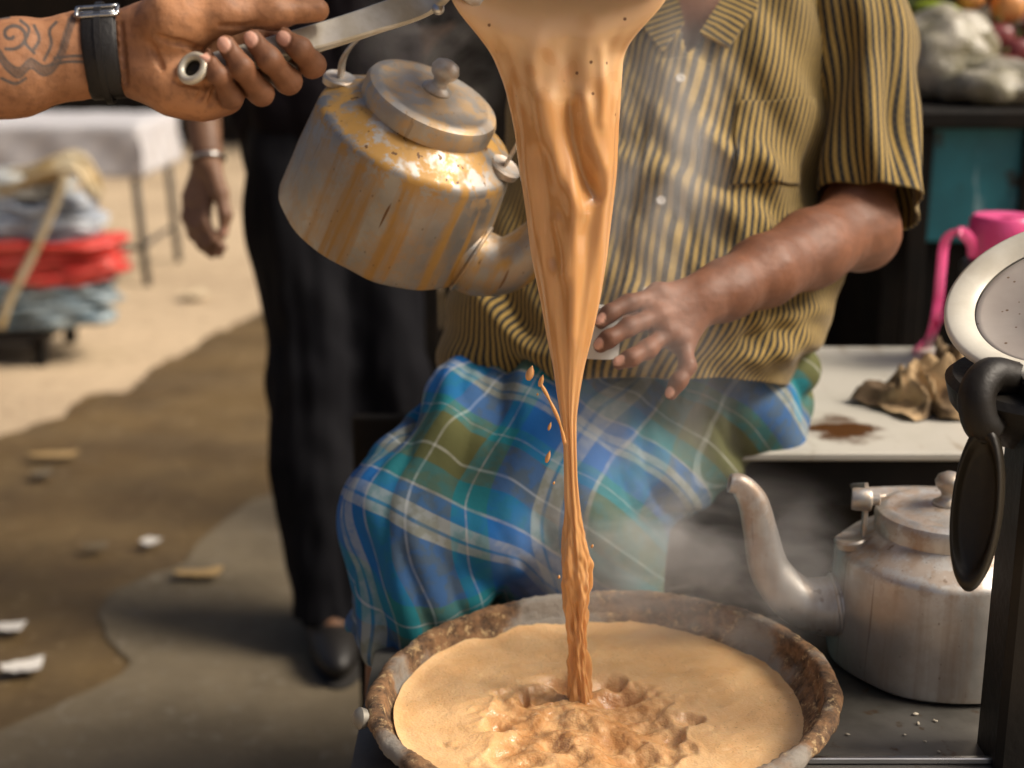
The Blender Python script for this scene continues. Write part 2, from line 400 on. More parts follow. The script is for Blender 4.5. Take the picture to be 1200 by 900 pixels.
# ------------------------------------------------------------------ market counter and black back board
YC = 2.62
ctr = thing('market_counter', 'black wooden market counter with a worn teal panel behind the bench', 'counter', (1.0, YC, 0))
zt = float(GY(1140, 127, YC)[2]); xl = float(GY(1048, 200, YC)[0])
obj('worktop', *box((xl - 0.03, YC - 0.03, zt - 0.035), (2.3, YC + 0.75, zt), 0.006), BLACK_WOOD, ctr, smooth=False)
obj('carcass', *box((xl, YC + 0.03, 0), (2.25, YC + 0.70, zt - 0.037)), BLACK_WOOD, ctr, smooth=False)
m = Mat('worn_teal_paint'); c = m.mix(m.ramp(m.noise(6, 6), 0.3, 0.7), (0.012, 0.12, 0.15), (0.02, 0.22, 0.27)); c = m.mix(m.ramp(m.noise(1.0, 4, aniso=(26, 26, 5)), 0.60, 0.70), c, (0.25, 0.42, 0.46))
c = m.mix(m.ramp(m.noise(13, 6, off=(4, 0, 0)), 0.60, 0.68), c, (0.02, 0.025, 0.02)); m.set(Base_Color=c, Roughness=0.55); m.bump(m.noise(40, 4), 0.2, 0.002); TEAL = m.m
for i in range(3):
    a = GY(1096 + i * 130, 142, YC); b = GY(1218 + i * 130, 285, YC)
    obj('panel', *box((a[0], YC + 0.008, b[2]), (b[0], YC + 0.029, a[2]), 0.004), TEAL, ctr, smooth=False, )
for i in range(4):
    a = GY(1090 + i * 130 - 6, 142, YC); obj('stile', *box((a[0] - 0.018, YC - 0.006, 0.02), (a[0] + 0.018, YC + 0.006, zt - 0.037), 0.003), BLACK_WOOD, ctr, smooth=False)
bb = thing('back_board', 'tall black plank hoarding behind the two men', 'hoarding', (0.4, 3.1, 0))
for i in range(8):
    x = -0.32 + i * 0.165
    obj('plank', *box((x, 3.1 + 0.006 * (i % 3), 0), (x + 0.16, 3.135 + 0.006 * (i % 3), 1.95 + 0.02 * ((i * 7) % 3)), 0.004), BLACK_WOOD, bb, smooth=False)
for z in (0.4, 1.5): obj('rail', *box((-0.32, 3.15, z), (1.0, 3.19, z + 0.08), 0.004), BLACK_WOOD, bb, smooth=False)

# ------------------------------------------------------------------ bench the man sits on
ZB = 0.681
m = Mat('bench_white'); c = m.mix(m.ramp(m.noise(5, 6), 0.35, 0.7), (0.48, 0.46, 0.405), (0.38, 0.365, 0.31)); c = m.mix(m.ramp(m.noise(40, 5, aniso=(1, 0.2, 1)), 0.58, 0.75), c, (0.33, 0.29, 0.23))
sx, sy, _ = G(985, 503, ZB)
q = m.n('ShaderNodeVectorMath'); q.operation = 'SUBTRACT'; m.l(m.tc.outputs['Object'], q.inputs[0]); q.inputs[1].default_value = (sx, sy, ZB)
q2 = m.n('ShaderNodeVectorMath'); q2.operation = 'MULTIPLY'; m.l(q.outputs[0], q2.inputs[0]); q2.inputs[1].default_value = (15, 13, 1)
q3 = m.n('ShaderNodeVectorMath'); q3.operation = 'LENGTH'; m.l(q2.outputs[0], q3.inputs[0])
sp = m.ramp(m.math('ADD', q3.outputs['Value'], m.math('MULTIPLY', m.noise(26, 5), 1.3)), 1.05, 1.55, inv=True); c = m.mix(sp, c, (0.085, 0.036, 0.012))
m.set(Base_Color=c, Roughness=m.mixf(sp, 0.5, 0.25)); m.bump(m.noise(30, 5), 0.15, 0.003); BENCH = m.m
by0, by1 = float(G(1000, 530, ZB)[1]), float(G(960, 406, ZB)[1]); bx0 = -0.10
bn = thing('bench', 'off-white painted bench with a brown spill, the seated man on it', 'bench', (0.6, 1.9, 0))
obj('seat_board', *box((bx0, by0, ZB - 0.012), (1.45, by1, ZB), 0.003), BENCH, bn, smooth=False)
obj('apron', *box((bx0 + 0.01, by0 + 0.012, ZB - 0.075), (1.44, by0 + 0.034, ZB - 0.014), 0.003), BLACK_WOOD, bn, smooth=False)
obj('apron', *box((bx0 + 0.01, by1 - 0.034, ZB - 0.075), (1.44, by1 - 0.012, ZB - 0.014), 0.003), BLACK_WOOD, bn, smooth=False)
for x in (bx0 + 0.16, 1.38):
    for y in (by0 + 0.04, by1 - 0.09): obj('leg', *box((x, y, 0), (x + 0.05, y + 0.05, ZB - 0.014), 0.004), BLACK_WOOD, bn, smooth=False)
obj('added_dark_panel', *box((bx0 - 0.14, by1 - 0.12, 0.02), (1.37, by1 - 0.10, ZB - 0.08), 0.003), BLACK_WOOD, bn, smooth=False)  # black panel added under the bench, past its end, to darken the gap
# crumpled rag on the bench
def blob(lo, hi, h, ells, amp, sc, seed, k=0.02, flat=None):
    f = Field(lo, hi, h)
    for c, r in ells: f.ell(c, r, k=k)
    if flat is not None: f.half((0, 0, flat), (0, 0, -1), 0.004)
    V, F = f.mesh(2); n = vnormals(V, F); d = np.abs(Noise(sc, seed=seed)(V)) * amp - amp * 0.5 + Noise(sc * 0.4, seed=seed + 5)(V) * amp * 0.3
    V = V + n * d[:, None]
    if flat is not None: V[:, 2] = np.maximum(V[:, 2], flat)
    return V, F
c0 = G(1100, 480, ZB); m = Mat('rag_cloth'); c = m.mix(m.ramp(m.noise(16, 5), 0.42, 0.6), (0.50, 0.35, 0.19), (0.10, 0.065, 0.035)); m.set(Base_Color=c, Roughness=0.95); m.bump(m.noise(120, 4), 0.4, 0.003)
nu, nv = 70, 90; rr_ = np.linspace(0.02, 1, nu)[:, None]; tt_ = np.linspace(0, 2 * math.pi, nv, endpoint=False)[None, :]; prof_ = 1 + 0.16 * np.sin(2 * tt_ + 0.5) + 0.10 * np.sin(5 * tt_) + 0.05 * np.sin(9 * tt_ + 1)
X_ = (rr_ * np.cos(tt_) * prof_ * 0.095).ravel(); Y_ = (rr_ * np.sin(tt_) * prof_ * 0.075).ravel(); Qr = np.stack([X_ + 0.4 * Y_, Y_ - 0.2 * X_, 0 * X_], 1); R_ = np.repeat(rr_.ravel(), nv)
ridge = 1 - np.abs(Noise(0.075, 20, 41)(Qr)).clip(0, 1); ridge2 = 1 - np.abs(Noise(0.04, 20, 42)(Qr)).clip(0, 1); hgt = (1 - R_ ** 2.5) * (0.026 + 0.046 * ridge + 0.018 * ridge2 + 0.02 * np.clip(X_ / 0.09, -0.6, 1)) + 0.006 * R_ * ridge2
V = np.stack([X_ + 0.010 * Noise(0.05, 16, 43)(Qr), Y_ + 0.010 * Noise(0.05, 16, 44)(Qr), np.maximum(hgt, 0.0) + 0.003], 1) + [c0[0] + 0.015, c0[1] + 0.02, ZB]; F = [f for f in grid_faces(nu, nv)] + [tuple(range(nv))[::-1]]
tag(obj('rag', V, F, m.m), 'crumpled beige and brown rag lying on the white bench', 'rag')

# ------------------------------------------------------------------ tin, ribbon roll on the bench
cx, cyy = float(GY(1172, 330, 2.06)[0]), 2.06
tin = thing('tin_canister', 'grey metal canister on the bench under the pink ribbon roll', 'canister', (cx, cyy, ZB))
zr = float(GY(1170, 305, 2.06)[2])
tinm = plain('dull_tin', (0.22, 0.22, 0.21), 0.4, 0.8)
obj('body', *lathe([(0.052, 0.001), (0.056, 0.004), (0.056, zr - ZB - 0.03), (0.054, zr - ZB - 0.026)], 40), tinm, tin, sharp=40, local=True)
obj('lid', *lathe([(0.058, zr - ZB - 0.028), (0.058, zr - ZB - 0.006), (0.054, zr - ZB - 0.001)], 40), tinm, tin, sharp=40, local=True)
rb = thing('ribbon_roll', 'bright pink plastic ribbon roll on the canister with a loose looped end', 'ribbon roll', (cx, cyy, zr))
m = Mat('pink_ribbon'); c = m.mix(m.ramp(m.noise(20, 4), 0.3, 0.7), (0.80, 0.10, 0.30), (0.66, 0.05, 0.20)); m.set(Base_Color=c, Roughness=0.3, Subsurface_Weight=0.1, Subsurface_Radius=(0.01, 0.004, 0.004)); m.bump(m.noise(1, 3, aniso=(4, 4, 420)), 0.3, 0.001); PINK = m.m
h = 0.066; obj('roll', *lathe([(0.012, 0.004), (0.046, 0.001), (0.050, 0.006), (0.051, h * 0.5), (0.050, h - 0.006), (0.045, h), (0.030, h - 0.001), (0.012, h - 0.003), (0.011, 0.01)], 48, False, False), PINK, rb, sharp=50, local=True)
obj('core', *lathe([(0.0105, 0.005), (0.0105, h - 0.012), (0.0075, h - 0.012), (0.0075, 0.005)], 24, False, False), plain('card_core', (0.12, 0.07, 0.04), 0.9), rb, local=True)
pth = catmull([GY(1142, 300, 2.03), GY(1137, 282, 2.02), GY(1124, 272, 2.01), GY(1108, 282, 2.01), GY(1103, 318, 2.01), GY(1100, 350, 2.02), GY(1094, 385, 2.03), G(1085, 408, ZB + 0.006)], 8)
obj('loose_ribbon', *strip(pth, (1, 0.3, 0), 0.017, 0.0016), PINK, rb)
pth = catmull([GY(1136, 352, 2.02), GY(1118, 360, 2.01), GY(1102, 378, 2.0), G(1086, 400, ZB + 0.012), G(1070, 412, ZB + 0.005)], 8)
obj('loose_ribbon', *strip(pth, (0.5, 0.6, 0.6), 0.013, 0.0016), PINK, rb)

# ------------------------------------------------------------------ goods on the market counter
m = Mat('plastic_bag'); c = m.mix(m.ramp(m.noise(14, 5), 0.35, 0.65), (0.40, 0.37, 0.30), (0.20, 0.18, 0.11)); m.set(Base_Color=c, Roughness=0.28, Subsurface_Weight=0.25, Subsurface_Radius=(0.03, 0.03, 0.02)); m.bump(m.noise(30, 5, dist=1.5), 0.6, 0.01); BAG = m.m
def bag(px, py, rx, rz, name, label, mat, seed, yy=YC + 0.25):
    c = GY(px, py, yy); c[2] = zt + rz * 0.8
    V, F = blob(c - [rx * 1.6, 0.25, rz * 1.3], c + [rx * 1.6, 0.25, rz * 1.9], 0.007, [(c, (rx, 0.12, rz)), (c + [rx * 0.2, 0, rz * 0.7], (rx * 0.45, 0.07, rz * 0.6))], 0.010, 0.16, seed, 0.04, flat=zt + 0.002)
    return tag(obj(name, V, F, mat), label, 'bag', 'bags on the market counter')
bag(1092, 90, 0.11, 0.085, 'plastic_bag', 'white plastic bag bulging on the market counter beside the striped sleeve', BAG, 51)
bag(1165, 110, 0.10, 0.035, 'plastic_bag', 'flat greyish plastic bag in front of the dark red onions', BAG, 52, YC + 0.12)
def fruit(px, py, yy, r, sq, mat, name, label, cat, group, stem=None):
    c = GY(px, py, yy); t = thing(name, label, cat, c, group); pr = []
    for i in range(13):
        a = math.pi * i / 12; pr.append((max(r * math.sin(a) * (1 + 0.05 * math.sin(3 * a)), 0.0004), -r * sq * math.cos(a) * (0.88 if a > 2.6 else 1)))
    V, F = lathe(pr, 24); V[:, :2] *= (1 + 0.04 * np.sin(5 * np.arctan2(V[:, 1], V[:, 0])))[:, None]
    obj('flesh', V, F, mat, t, local=True)
    obj('stalk', *tube([(0, 0, r * sq * 0.8), (0.002, 0, r * sq * 1.05), (0.006, 0.002, r * sq * 1.2)], [0.004, 0.003, 0.002], 8), stem, t, local=True)
    return t
STALK = plain('stalk', (0.10, 0.13, 0.03), 0.8)
OR = plain('orange_peel', (0.75, 0.24, 0.04), 0.42, c2=(0.65, 0.30, 0.10)); ON = plain('onion_skin', (0.10, 0.012, 0.014), 0.35, c2=(0.18, 0.03, 0.03)); GR = plain('lime_skin', (0.22, 0.34, 0.03), 0.4, c2=(0.34, 0.36, 0.03))
fruit(1182, 8, YC + 0.34, 0.036, 0.9, OR, 'orange', 'glowing orange fruit topmost on the pile of onions', 'orange', None, STALK)
fruit(1138, -4, YC + 0.36, 0.03, 0.9, OR, 'orange', 'smaller orange fruit beside the green gourd', 'orange', None, STALK)
for i, (px, py, dy) in enumerate([(1168, 45, 0.30), (1190, 62, 0.28), (1152, 62, 0.32), (1176, 82, 0.24), (1150, 95, 0.30), (1200, 95, 0.26), (1215, 40, 0.33), (1128, 62, 0.36), (1200, 30, 0.4)]):
    fruit(px, py, YC + dy, 0.037, 0.92, ON, 'red_onion', 'dark red onion heaped on the market counter', 'onion', 'red onions heaped on the counter', STALK)
g = GY(1118, 28, YC + 0.34); gt = thing('green_gourd', 'long green and yellow gourd lying over the plastic bag', 'gourd', g)
pth = catmull([GY(1072, 8, YC + .36), GY(1098, 14, YC + .34), GY(1122, 26, YC + .33), GY(1136, 44, YC + .33)], 8); obj('flesh', *tube(pth, 0.021 * np.sin(np.linspace(0.35, 2.8, len(pth))) + 0.003, 14), GR, gt)
obj('stalk', *tube([pth[0], pth[0] + [-0.02, 0, 0.012], pth[0] + [-0.035, 0, 0.012]], [0.006, 0.004, 0.003], 8), STALK, gt)
pil = GY(1165, 70, YC + 0.42); V, F = blob([xl, YC + 0.28, zt - 0.01], [1.9, YC + 0.7, zt + 0.3], 0.009, [((1.08, YC + 0.46, zt + 0.05), (0.30, 0.14, 0.13)), ((1.45, YC + 0.46, zt + 0.05), (0.3, 0.14, 0.14))], 0.008, 0.16, 61, 0.05, flat=zt + 0.002)
tag(obj('sack', V, F, plain('brown_sack', (0.10, 0.075, 0.045), 0.9, c2=(0.04, 0.03, 0.02), scale=20)), 'slumped brown sack under the onions on the market counter', 'sack')

# ------------------------------------------------------------------ table with cloth, upper left street
TY = 6.15
tl = thing('street_table', 'dark steel legged table under a grey white cloth in the street', 'table', (-2.05, TY + 0.3, 0))
tx1 = float(G(178, 332)[0]); tz = 0.70
for x in (tx1 - 0.04, tx1 - 1.15):
    for y in (TY, TY + 0.6): obj('leg', *tube([(x + (0.035 if x > -2 else -0.035), y, 0.0), (x, y, tz - 0.02)], 0.017, 10), DARK_LEG, tl)
    obj('stretcher', *tube([(x, TY, 0.16), (x, TY + 0.6, 0.16)], 0.011, 8), DARK_LEG, tl)
obj('stretcher', *tube([(tx1 - 0.04, TY + 0.01, 0.165), (tx1 - 1.15, TY + 0.01, 0.165)], 0.012, 8), DARK_LEG, tl)
obj('table_top', *box((tx1 - 1.22, TY - 0.04, tz - 0.02), (tx1 + 0.0, TY + 0.64, tz), 0.004), BLACK_WOOD, tl, smooth=False)
def cloth_sheet(x0, x1, y0, y1, z, drop, seed, amp=0.012):
    nx, ny = 70, 50; V = []
    for j in range(ny):
        for i in range(nx):
            x = x0 - drop + (x1 - x0 + 2 * drop) * i / (nx - 1); y = y0 - drop + (y1 - y0 + 2 * drop) * j / (ny - 1)
            ex, ey = max(x0 - x, x - x1, 0), max(y0 - y, y - y1, 0); xx, yy = min(max(x, x0), x1), min(max(y, y0), y1); e = max(ex, ey)
            wv = math.sin(x * 21 + y * 17 + seed) * 0.5 + math.sin(x * 47 - y * 39) * 0.3
            ox = (0.012 + amp * wv * min(1, e / 0.1)) if e > 0 else 0
            V.append((xx + (ox * (1 if x > x1 else -1) if ex > 0 else 0), yy + (ox * (1 if y > y1 else -1) if ey > 0 else 0), z - e + 0.003 * wv))
    return np.array(V), grid_faces(ny, nx, False)
m = Mat('grey_cloth'); wv = m.n('ShaderNodeTexWave'); wv.inputs['Scale'].default_value = 24; m.l(m.coord(), wv.inputs[0]); m.set(Base_Color=m.mix(m.math('MULTIPLY', wv.outputs[1], 0.4), (0.50, 0.49, 0.50), (0.32, 0.32, 0.36)), Roughness=0.9)
o = tag(obj('table_cloth', *cloth_sheet(tx1 - 1.22, tx1 + 0.005, TY - 0.045, TY + 0.645, tz + 0.007, 0.23, 2), m.m), 'pale grey cloth draped over the steel legged street table', 'cloth'); o.modifiers.new('thickness', 'SOLIDIFY').thickness = 0.003
# low stool and stack of tied plastic sheet bundles
SY = float(G(60, 432)[1])
st = thing('low_stool', 'low black stool carrying the stack of tied bundles', 'stool', (-1.9, SY + 0.2, 0)); sx1 = float(GY(55, 400, SY)[0]); sx0 = sx1 - 0.62; sz = float(GY(50, 384, SY + .1)[2])
obj('seat', *box((sx0, SY, sz - 0.03), (sx1, SY + 0.42, sz), 0.005), BLACK_WOOD, st, smooth=False)
for x in (sx0 + 0.02, sx1 - 0.06):
    for y in (SY + 0.02, SY + 0.36): obj('leg', *box((x, y, 0), (x + 0.04, y + 0.04, sz - 0.03), 0.004), BLACK_WOOD, st, smooth=False)
def bundle(px1, py0, py1, yy, mat, label, seed, sag=0.0, length=0.85, parts=5):
    a = GY(px1, py1, yy); b = GY(px1, py0, yy); zc = (a[2] + b[2]) / 2; hh = (b[2] - a[2]) / 2; xc = a[0] - length / 2
    t = thing('sheet_bundle', label, 'bundle', (xc, yy + 0.14, a[2]), 'tied bundles on the low stool'); r = np.random.default_rng(seed)
    for i in range(parts):                                        # folded layers, each a slack loop
        f = (i + 0.5) / parts; z = a[2] + 2 * hh * f; th = hh / parts * 1.08; n = 44; L = []
        ends = length / 2 - 0.05 * r.random() - 0.02 * abs(f - 0.5); wd = 0.15 + 0.015 * r.random()
        for j in range(n):
            u = 2 * math.pi * j / n; L.append((xc + ends * np.sign(math.cos(u)) * abs(math.cos(u)) ** 0.6, yy + 0.14 + wd * np.sign(math.sin(u)) * abs(math.sin(u)) ** 0.6, z + sag * (math.cos(u) ** 2) * -1 + 0.006 * math.sin(3 * u + seed + i)))
        c = np.array([xc, yy + 0.14, z]); L = np.array(L); rows = []
        for s, dz in ((0.03, 0.85), (0.5, 0.95), (0.85, 1), (0.96, 0.8), (1.0, 0.0), (0.96, -0.8), (0.85, -1), (0.5, -0.95), (0.03, -0.85)):
            q = c + (L - c) * [s, s, 1]; q = q + [0, 0, dz * th]; rows.append(q)
        V = np.vstack(rows); V += vnz(V, seed + i) ; F = grid_faces(len(rows), n) + [tuple(range(n)), tuple((len(rows) - 1) * n + j for j in range(n))[::-1]]
        obj('folded_layer', V, [f[::-1] for f in F], mat, t)
    for fx in (0.30,):
        x = xc + length * (0.5 - fx); obj('tie_cord', *torus((x, yy + 0.14, zc), (1, 0, 0), 1.0, 0.012, 40, 8), plain('cord', (0.35, 0.22, 0.10), 0.9), t)
        o = t.children[-1]; V = np.array([v.co for v in o.data.vertices]); V = (V - [x, yy + 0.14, zc]); rr = np.hypot(V[:, 1], V[:, 2]); 
        M_ = frame((0, 0, 0), (1, 0, 0)); ang = np.arctan2(V[:, 2], V[:, 1]); sc = rr - 1.0
        W = np.stack([V[:, 0] + x, yy + 0.14 + (0.163 + sc * 0.4) * np.sign(np.cos(ang)) * np.abs(np.cos(ang)) ** 0.35, zc + (hh * 1.06 + sc * 0.4) * np.sign(np.sin(ang)) * np.abs(np.sin(ang)) ** 0.35], 1)
        o.data.vertices.foreach_set('co', W.astype(np.float32).ravel()); o.data.update()
    return t
def vnz(V, seed): return np.stack([Noise(0.12, 10, seed)(V) * 0.008, Noise(0.12, 10, seed + 1)(V) * 0.008, Noise(0.15, 10, seed + 2)(V) * 0.006], 1)
sheen = lambda n, a, b: plain(n, a, 0.32, c2=b, scale=9, bump=0.5, bscale=14, bdist=0.01)
B1 = sheen('blue_sheet', (0.14, 0.20, 0.24), (0.30, 0.36, 0.38)); B2 = sheen('red_sheet', (0.55, 0.035, 0.03), (0.62, 0.09, 0.07)); B3 = sheen('pale_blue_sheet', (0.20, 0.24, 0.32), (0.50, 0.53, 0.55)); B4 = sheen('straw', (0.42, 0.30, 0.13), (0.55, 0.48, 0.34)); B5 = sheen('white_sheet', (0.50, 0.50, 0.46), (0.36, 0.40, 0.42))
SYB = SY + 0.03
bundle(132, 334, 384, SYB, B1, 'grey blue plastic sheet bundle lowest in the stack', 71)
bundle(146, 284, 334, SYB, B2, 'red plastic sheet bundle in the tied stack', 72)
bundle(116, 236, 284, SYB, B3, 'pale blue plastic sheet bundle above the red one', 73)
bundle(86, 206, 236, SYB, B5, 'whitish plastic sheet bundle under the straw hank', 74, parts=3)
hk = thing('straw_hank', 'frayed straw rope hank on top of the stack, its tail hanging down', 'rope', GY(60, 205, SYB + 0.1)); r = np.random.default_rng(5)
for i in range(26):
    o_ = r.normal(0, 0.010, (5, 3)); p = np.array([GY(-60, 222, SYB + 0.06), GY(0, 212, SYB + 0.03), GY(55, 196, SYB), GY(92, 190, SYB + 0.02), GY(112, 222, SYB + 0.0)]) + [0, r.uniform(-0.03, 0.05), r.uniform(-0.035, 0.035)] + o_
    obj('strand', *tube(catmull(p, 6), 0.0075, 6), B4, hk)
obj('tail', *tube(catmull([GY(76, 205, SYB - 0.035), GY(60, 250, SYB - 0.04), GY(35, 305, SYB - 0.045), GY(12, 350, SYB - 0.05), GY(0, 385, SYB - 0.05)], 8), 0.014, 8, 0.5), B4, hk)

# ------------------------------------------------------------------ litter on the ground
PAPER = plain('litter_paper', (0.66, 0.63, 0.58), 0.9); CARD = plain('litter_card', (0.42, 0.28, 0.12), 0.9); PALE = plain('pale_card', (0.62, 0.50, 0.33), 0.9)
def scrap(px, py, wpx, hpx, rot, mat, label, seed):
    r = np.random.default_rng(seed); c = G(px, py); c[2] = 0.02; k = np.linalg.norm(c - CAMP) / FPX; a, b = wpx * k / 2, hpx * k / 2 * 2.2; n = 7; V = []
    for j in range(n):
        for i in range(n):
            u, v = i / (n - 1) * 2 - 1, j / (n - 1) * 2 - 1; x, y = a * u * (1 + 0.1 * v), b * v * (1 + 0.12 * u)
            V.append((x * math.cos(rot) - y * math.sin(rot), x * math.sin(rot) + y * math.cos(rot), 0.004 + 0.25 * min(a, b) * max(0, u * v) ** 2 + 0.004 * r.random()))
    o = obj('litter_scrap', np.array(V), grid_faces(n, n, False), mat, smooth=False); o.location = c; o.modifiers.new('thickness', 'SOLIDIFY').thickness = 0.002
    return tag(o, label, 'litter', 'litter on the street ground')
scrap(27, 795, 42, 12, 0.3, PAPER, 'creased white paper scrap, the larger of two on the wet stain edge', 1)
scrap(12, 748, 30, 9, 0.1, PAPER, 'small white paper scrap beside the larger creased one', 2)
scrap(176, 646, 18, 8, -0.6, PAPER, 'tiny white paper scrap in the middle of the wet stain', 3)
scrap(232, 684, 50, 9, 0.05, CARD, 'tan cardboard strip at the border of stain and mud', 4)
scrap(62, 543, 50, 7, 0.1, CARD, 'tan cardboard strip on the wet stain near its dry edge', 5)
scrap(50, 565, 20, 10, 0.5, MUD, 'grey crumpled scrap next to a tan cardboard strip', 6)
scrap(228, 352, 30, 14, 0.6, PALE, 'pale card lying on the dry dirt below the hanging hand', 7)
scrap(112, 652, 26, 6, 0.2, MUD, 'thin greyish scrap on the wet stain', 8)
# ------------------------------------------------------------------ stove
PC = P(706, 806, 1.36); ZR = float(PC[2]); RP = 0.2235
ZS = ZR - 0.045                                                    # stove top
m = Mat('greasy_stove_steel'); c = m.mix(m.ramp(m.noise(7, 6), 0.35, 0.7), (0.20, 0.19, 0.17), (0.075, 0.07, 0.06)); c = m.mix(m.ramp(m.noise(60, 5), 0.6, 0.75), c, (0.10, 0.06, 0.03))
m.set(Base_Color=c, Metallic=0.6, Roughness=m.mixf(m.noise(12, 5), 0.3, 0.6)); m.bump(m.noise(50, 5), 0.25, 0.002); STOVE = m.m
stv = thing('stove', 'low black stove with a greasy steel top under pan and kettle', 'stove', (0.3, 1.25, 0)); X0, X1, Y0, Y1 = -0.148, 0.78, 1.02, 1.50
obj('body', *box((X0 + 0.01, Y0 + 0.012, 0.06), (X1 - 0.01, Y1 - 0.01, ZS - 0.014), 0.004), BLACK_IRON, stv, smooth=False)
n = 48; hole = [(PC[0] + 0.176 * math.cos(2 * math.pi * (i + .5) / n), PC[1] + 0.176 * math.sin(2 * math.pi * (i + .5) / n)) for i in range(n)]; outer = []
for i in range(n):
    a = 2 * math.pi * (i + .5) / n; dx, dy = math.cos(a), math.sin(a)
    t = min((X1 - PC[0]) / dx if dx > 1e-6 else 9, (X0 - PC[0]) / dx if dx < -1e-6 else 9, (Y1 - PC[1]) / dy if dy > 1e-6 else 9, (Y0 - PC[1]) / dy if dy < -1e-6 else 9); outer.append((PC[0] + dx * t, PC[1] + dy * t))
V = np.array([(x, y, z) for z in (ZS, ZS - 0.012) for ring in (hole, outer) for x, y in ring]); F = []
for i in range(n):
    j = (i + 1) % n; F += [(i, n + i, n + j, j), (2 * n + j, 3 * n + j, 3 * n + i, 2 * n + i), (n + i, 3 * n + i, 3 * n + j, n + j), (j, 2 * n + j, 2 * n + i, i)]
obj('top_plate', V, F, STOVE, stv, smooth=False)
e = float(G(1000, 893, ZS)[1]); obj('tray_edge', *box((float(G(945, 893, ZS)[0]), e - 0.006, ZS + 0.001), (X1 - 0.01, e, ZS + 0.007), 0.001), STEEL, stv, smooth=False)
for x in (X0 + 0.03, X1 - 0.07):
    for y in (Y0 + 0.04, Y1 - 0.08): obj('leg', *box((x, y, 0), (x + 0.04, y + 0.04, 0.065), 0.004), BLACK_IRON, stv, smooth=False)
HSTEEL_ = plain('worn_knob', (0.30, 0.28, 0.24), 0.5, 0.5)
kn = P(410, 842, 1.325); obj('valve_knob', *place(lathe([(0.005, -0.014), (0.005, 0), (0.009, 0.002), (0.0105, 0.008), (0.007, 0.012), (0.001, 0.013)], 24), frame(kn + [0.016, 0, 0], (-1, -0.5, 0.3))), HSTEEL_, stv, sharp=40)
# ------------------------------------------------------------------ the wide pan with its crusted rim
TILT = Matrix.Translation(Vector(PC)) @ Matrix.Rotation(R(2.6), 4, 'Y').inverted()
pan = thing('wide_pan', 'wide iron tea pan with a thick crusted brown rim', 'pan', M=TILT)
m = Mat('crusted_iron'); c = m.mix(m.ramp(m.noise(52, 8, rough=0.75), 0.36, 0.62), (0.065, 0.035, 0.018), (0.30, 0.16, 0.07)); c = m.mix(m.ramp(m.noise(95, 6, off=(2, 4, 1), rough=0.75), 0.54, 0.64), c, (0.56, 0.40, 0.20))
c = m.mix(m.ramp(m.noise(11, 6, off=(7, 1, 3)), 0.50, 0.62), c, (0.30, 0.27, 0.23)); m.set(Base_Color=c, Roughness=m.mixf(m.noise(40, 5), 0.4, 0.85)); m.bump(m.noise(190, 6, rough=0.75), 0.9, 0.004); CRUST = m.m
pr = [(0.085, -0.125), (0.13, -0.118), (0.160, -0.095), (0.172, -0.062), (0.186, -0.030), (0.2, -0.014)]
pr += [(0.2135 + 0.0095 * math.sin(a), -0.001 - 0.0085 * math.cos(a)) for a in np.linspace(0.2, math.pi + 0.7, 10)] + [(0.2045, -0.007), (0.2005, -0.016), (0.190, -0.034), (0.172, -0.062), (0.15, -0.09), (0.12, -0.106), (0.05, -0.113)]
prof = []
for (a, b), (c_, d_) in zip(pr, pr[1:]):
    k = max(1, int(math.hypot(c_ - a, d_ - b) / 0.003)); prof += [(a + (c_ - a) * i / k, b + (d_ - b) * i / k) for i in range(k)]
prof.append(pr[-1]); V, F = lathe(prof, 360); nn = vnormals(V, F); wgt = np.exp(-((V[:, 2] + 0.0) / 0.028) ** 2)
dsp = Noise(0.05, 40, 5)(V) * 0.0007 + Noise(0.011, 40, 6)(V) * 0.00035 + Noise(0.0055, 40, 7)(V) * 0.0003; V = V + nn * (dsp * wgt)[:, None]
V *= (1 + 0.008 * np.sin(2 * np.arctan2(V[:, 1], V[:, 0]) + 0.6))[:, None] * [1, 1, 0] + [0, 0, 1]
obj('bowl', V, np.array([f for f in F if len(f) == 4]), CRUST, pan, local=True)
b0 = [f for f in F if len(f) != 4]
obj('base', *lathe([(0.001, -0.128), (0.086, -0.126), (0.088, -0.122), (0.086, -0.114), (0.001, -0.112)], 48), BLACK_IRON, pan, local=True)
for s in (-1, 1):
    t = np.linspace(-0.9, 0.9, 14); pth = [(s * 0.03 * u, -0.192 - 0.045 * math.cos(u * 1.5), -0.035) for u in t]
    obj('lug_handle', *tube([(0.05 * u, -0.190 - 0.04 * math.cos(u * 1.74), -0.036) for u in t] if s < 0 else [(0.05 * u, 0.190 + 0.04 * math.cos(u * 1.74), -0.036) for u in t], 0.006, 10), BLACK_IRON, pan, local=True)
# ------------------------------------------------------------------ tea in the pan
ZT = ZR - 0.021; LAND = np.array(G(680, 812, ZT)); nr, na = 170, 460; Vt = []
rr = np.concatenate([[0.0004], np.linspace(0.002, 0.1995, nr - 1)]); aa = np.linspace(0, 2 * math.pi, na, endpoint=False)
X = (rr[:, None] * np.cos(aa)).ravel() + PC[0]; Y = (rr[:, None] * np.sin(aa)).ravel() + PC[1]; Q = np.stack([X, Y, np.zeros_like(X)], 1); RRR = np.repeat(rr, na)
n1, n2, n3 = Noise(0.07, 30, 81)(Q), Noise(0.034, 36, 82)(Q), Noise(0.015, 40, 83)(Q); n4 = Noise(0.008, 40, 84)(Q)
dx, dy = X - LAND[0], Y - LAND[1]
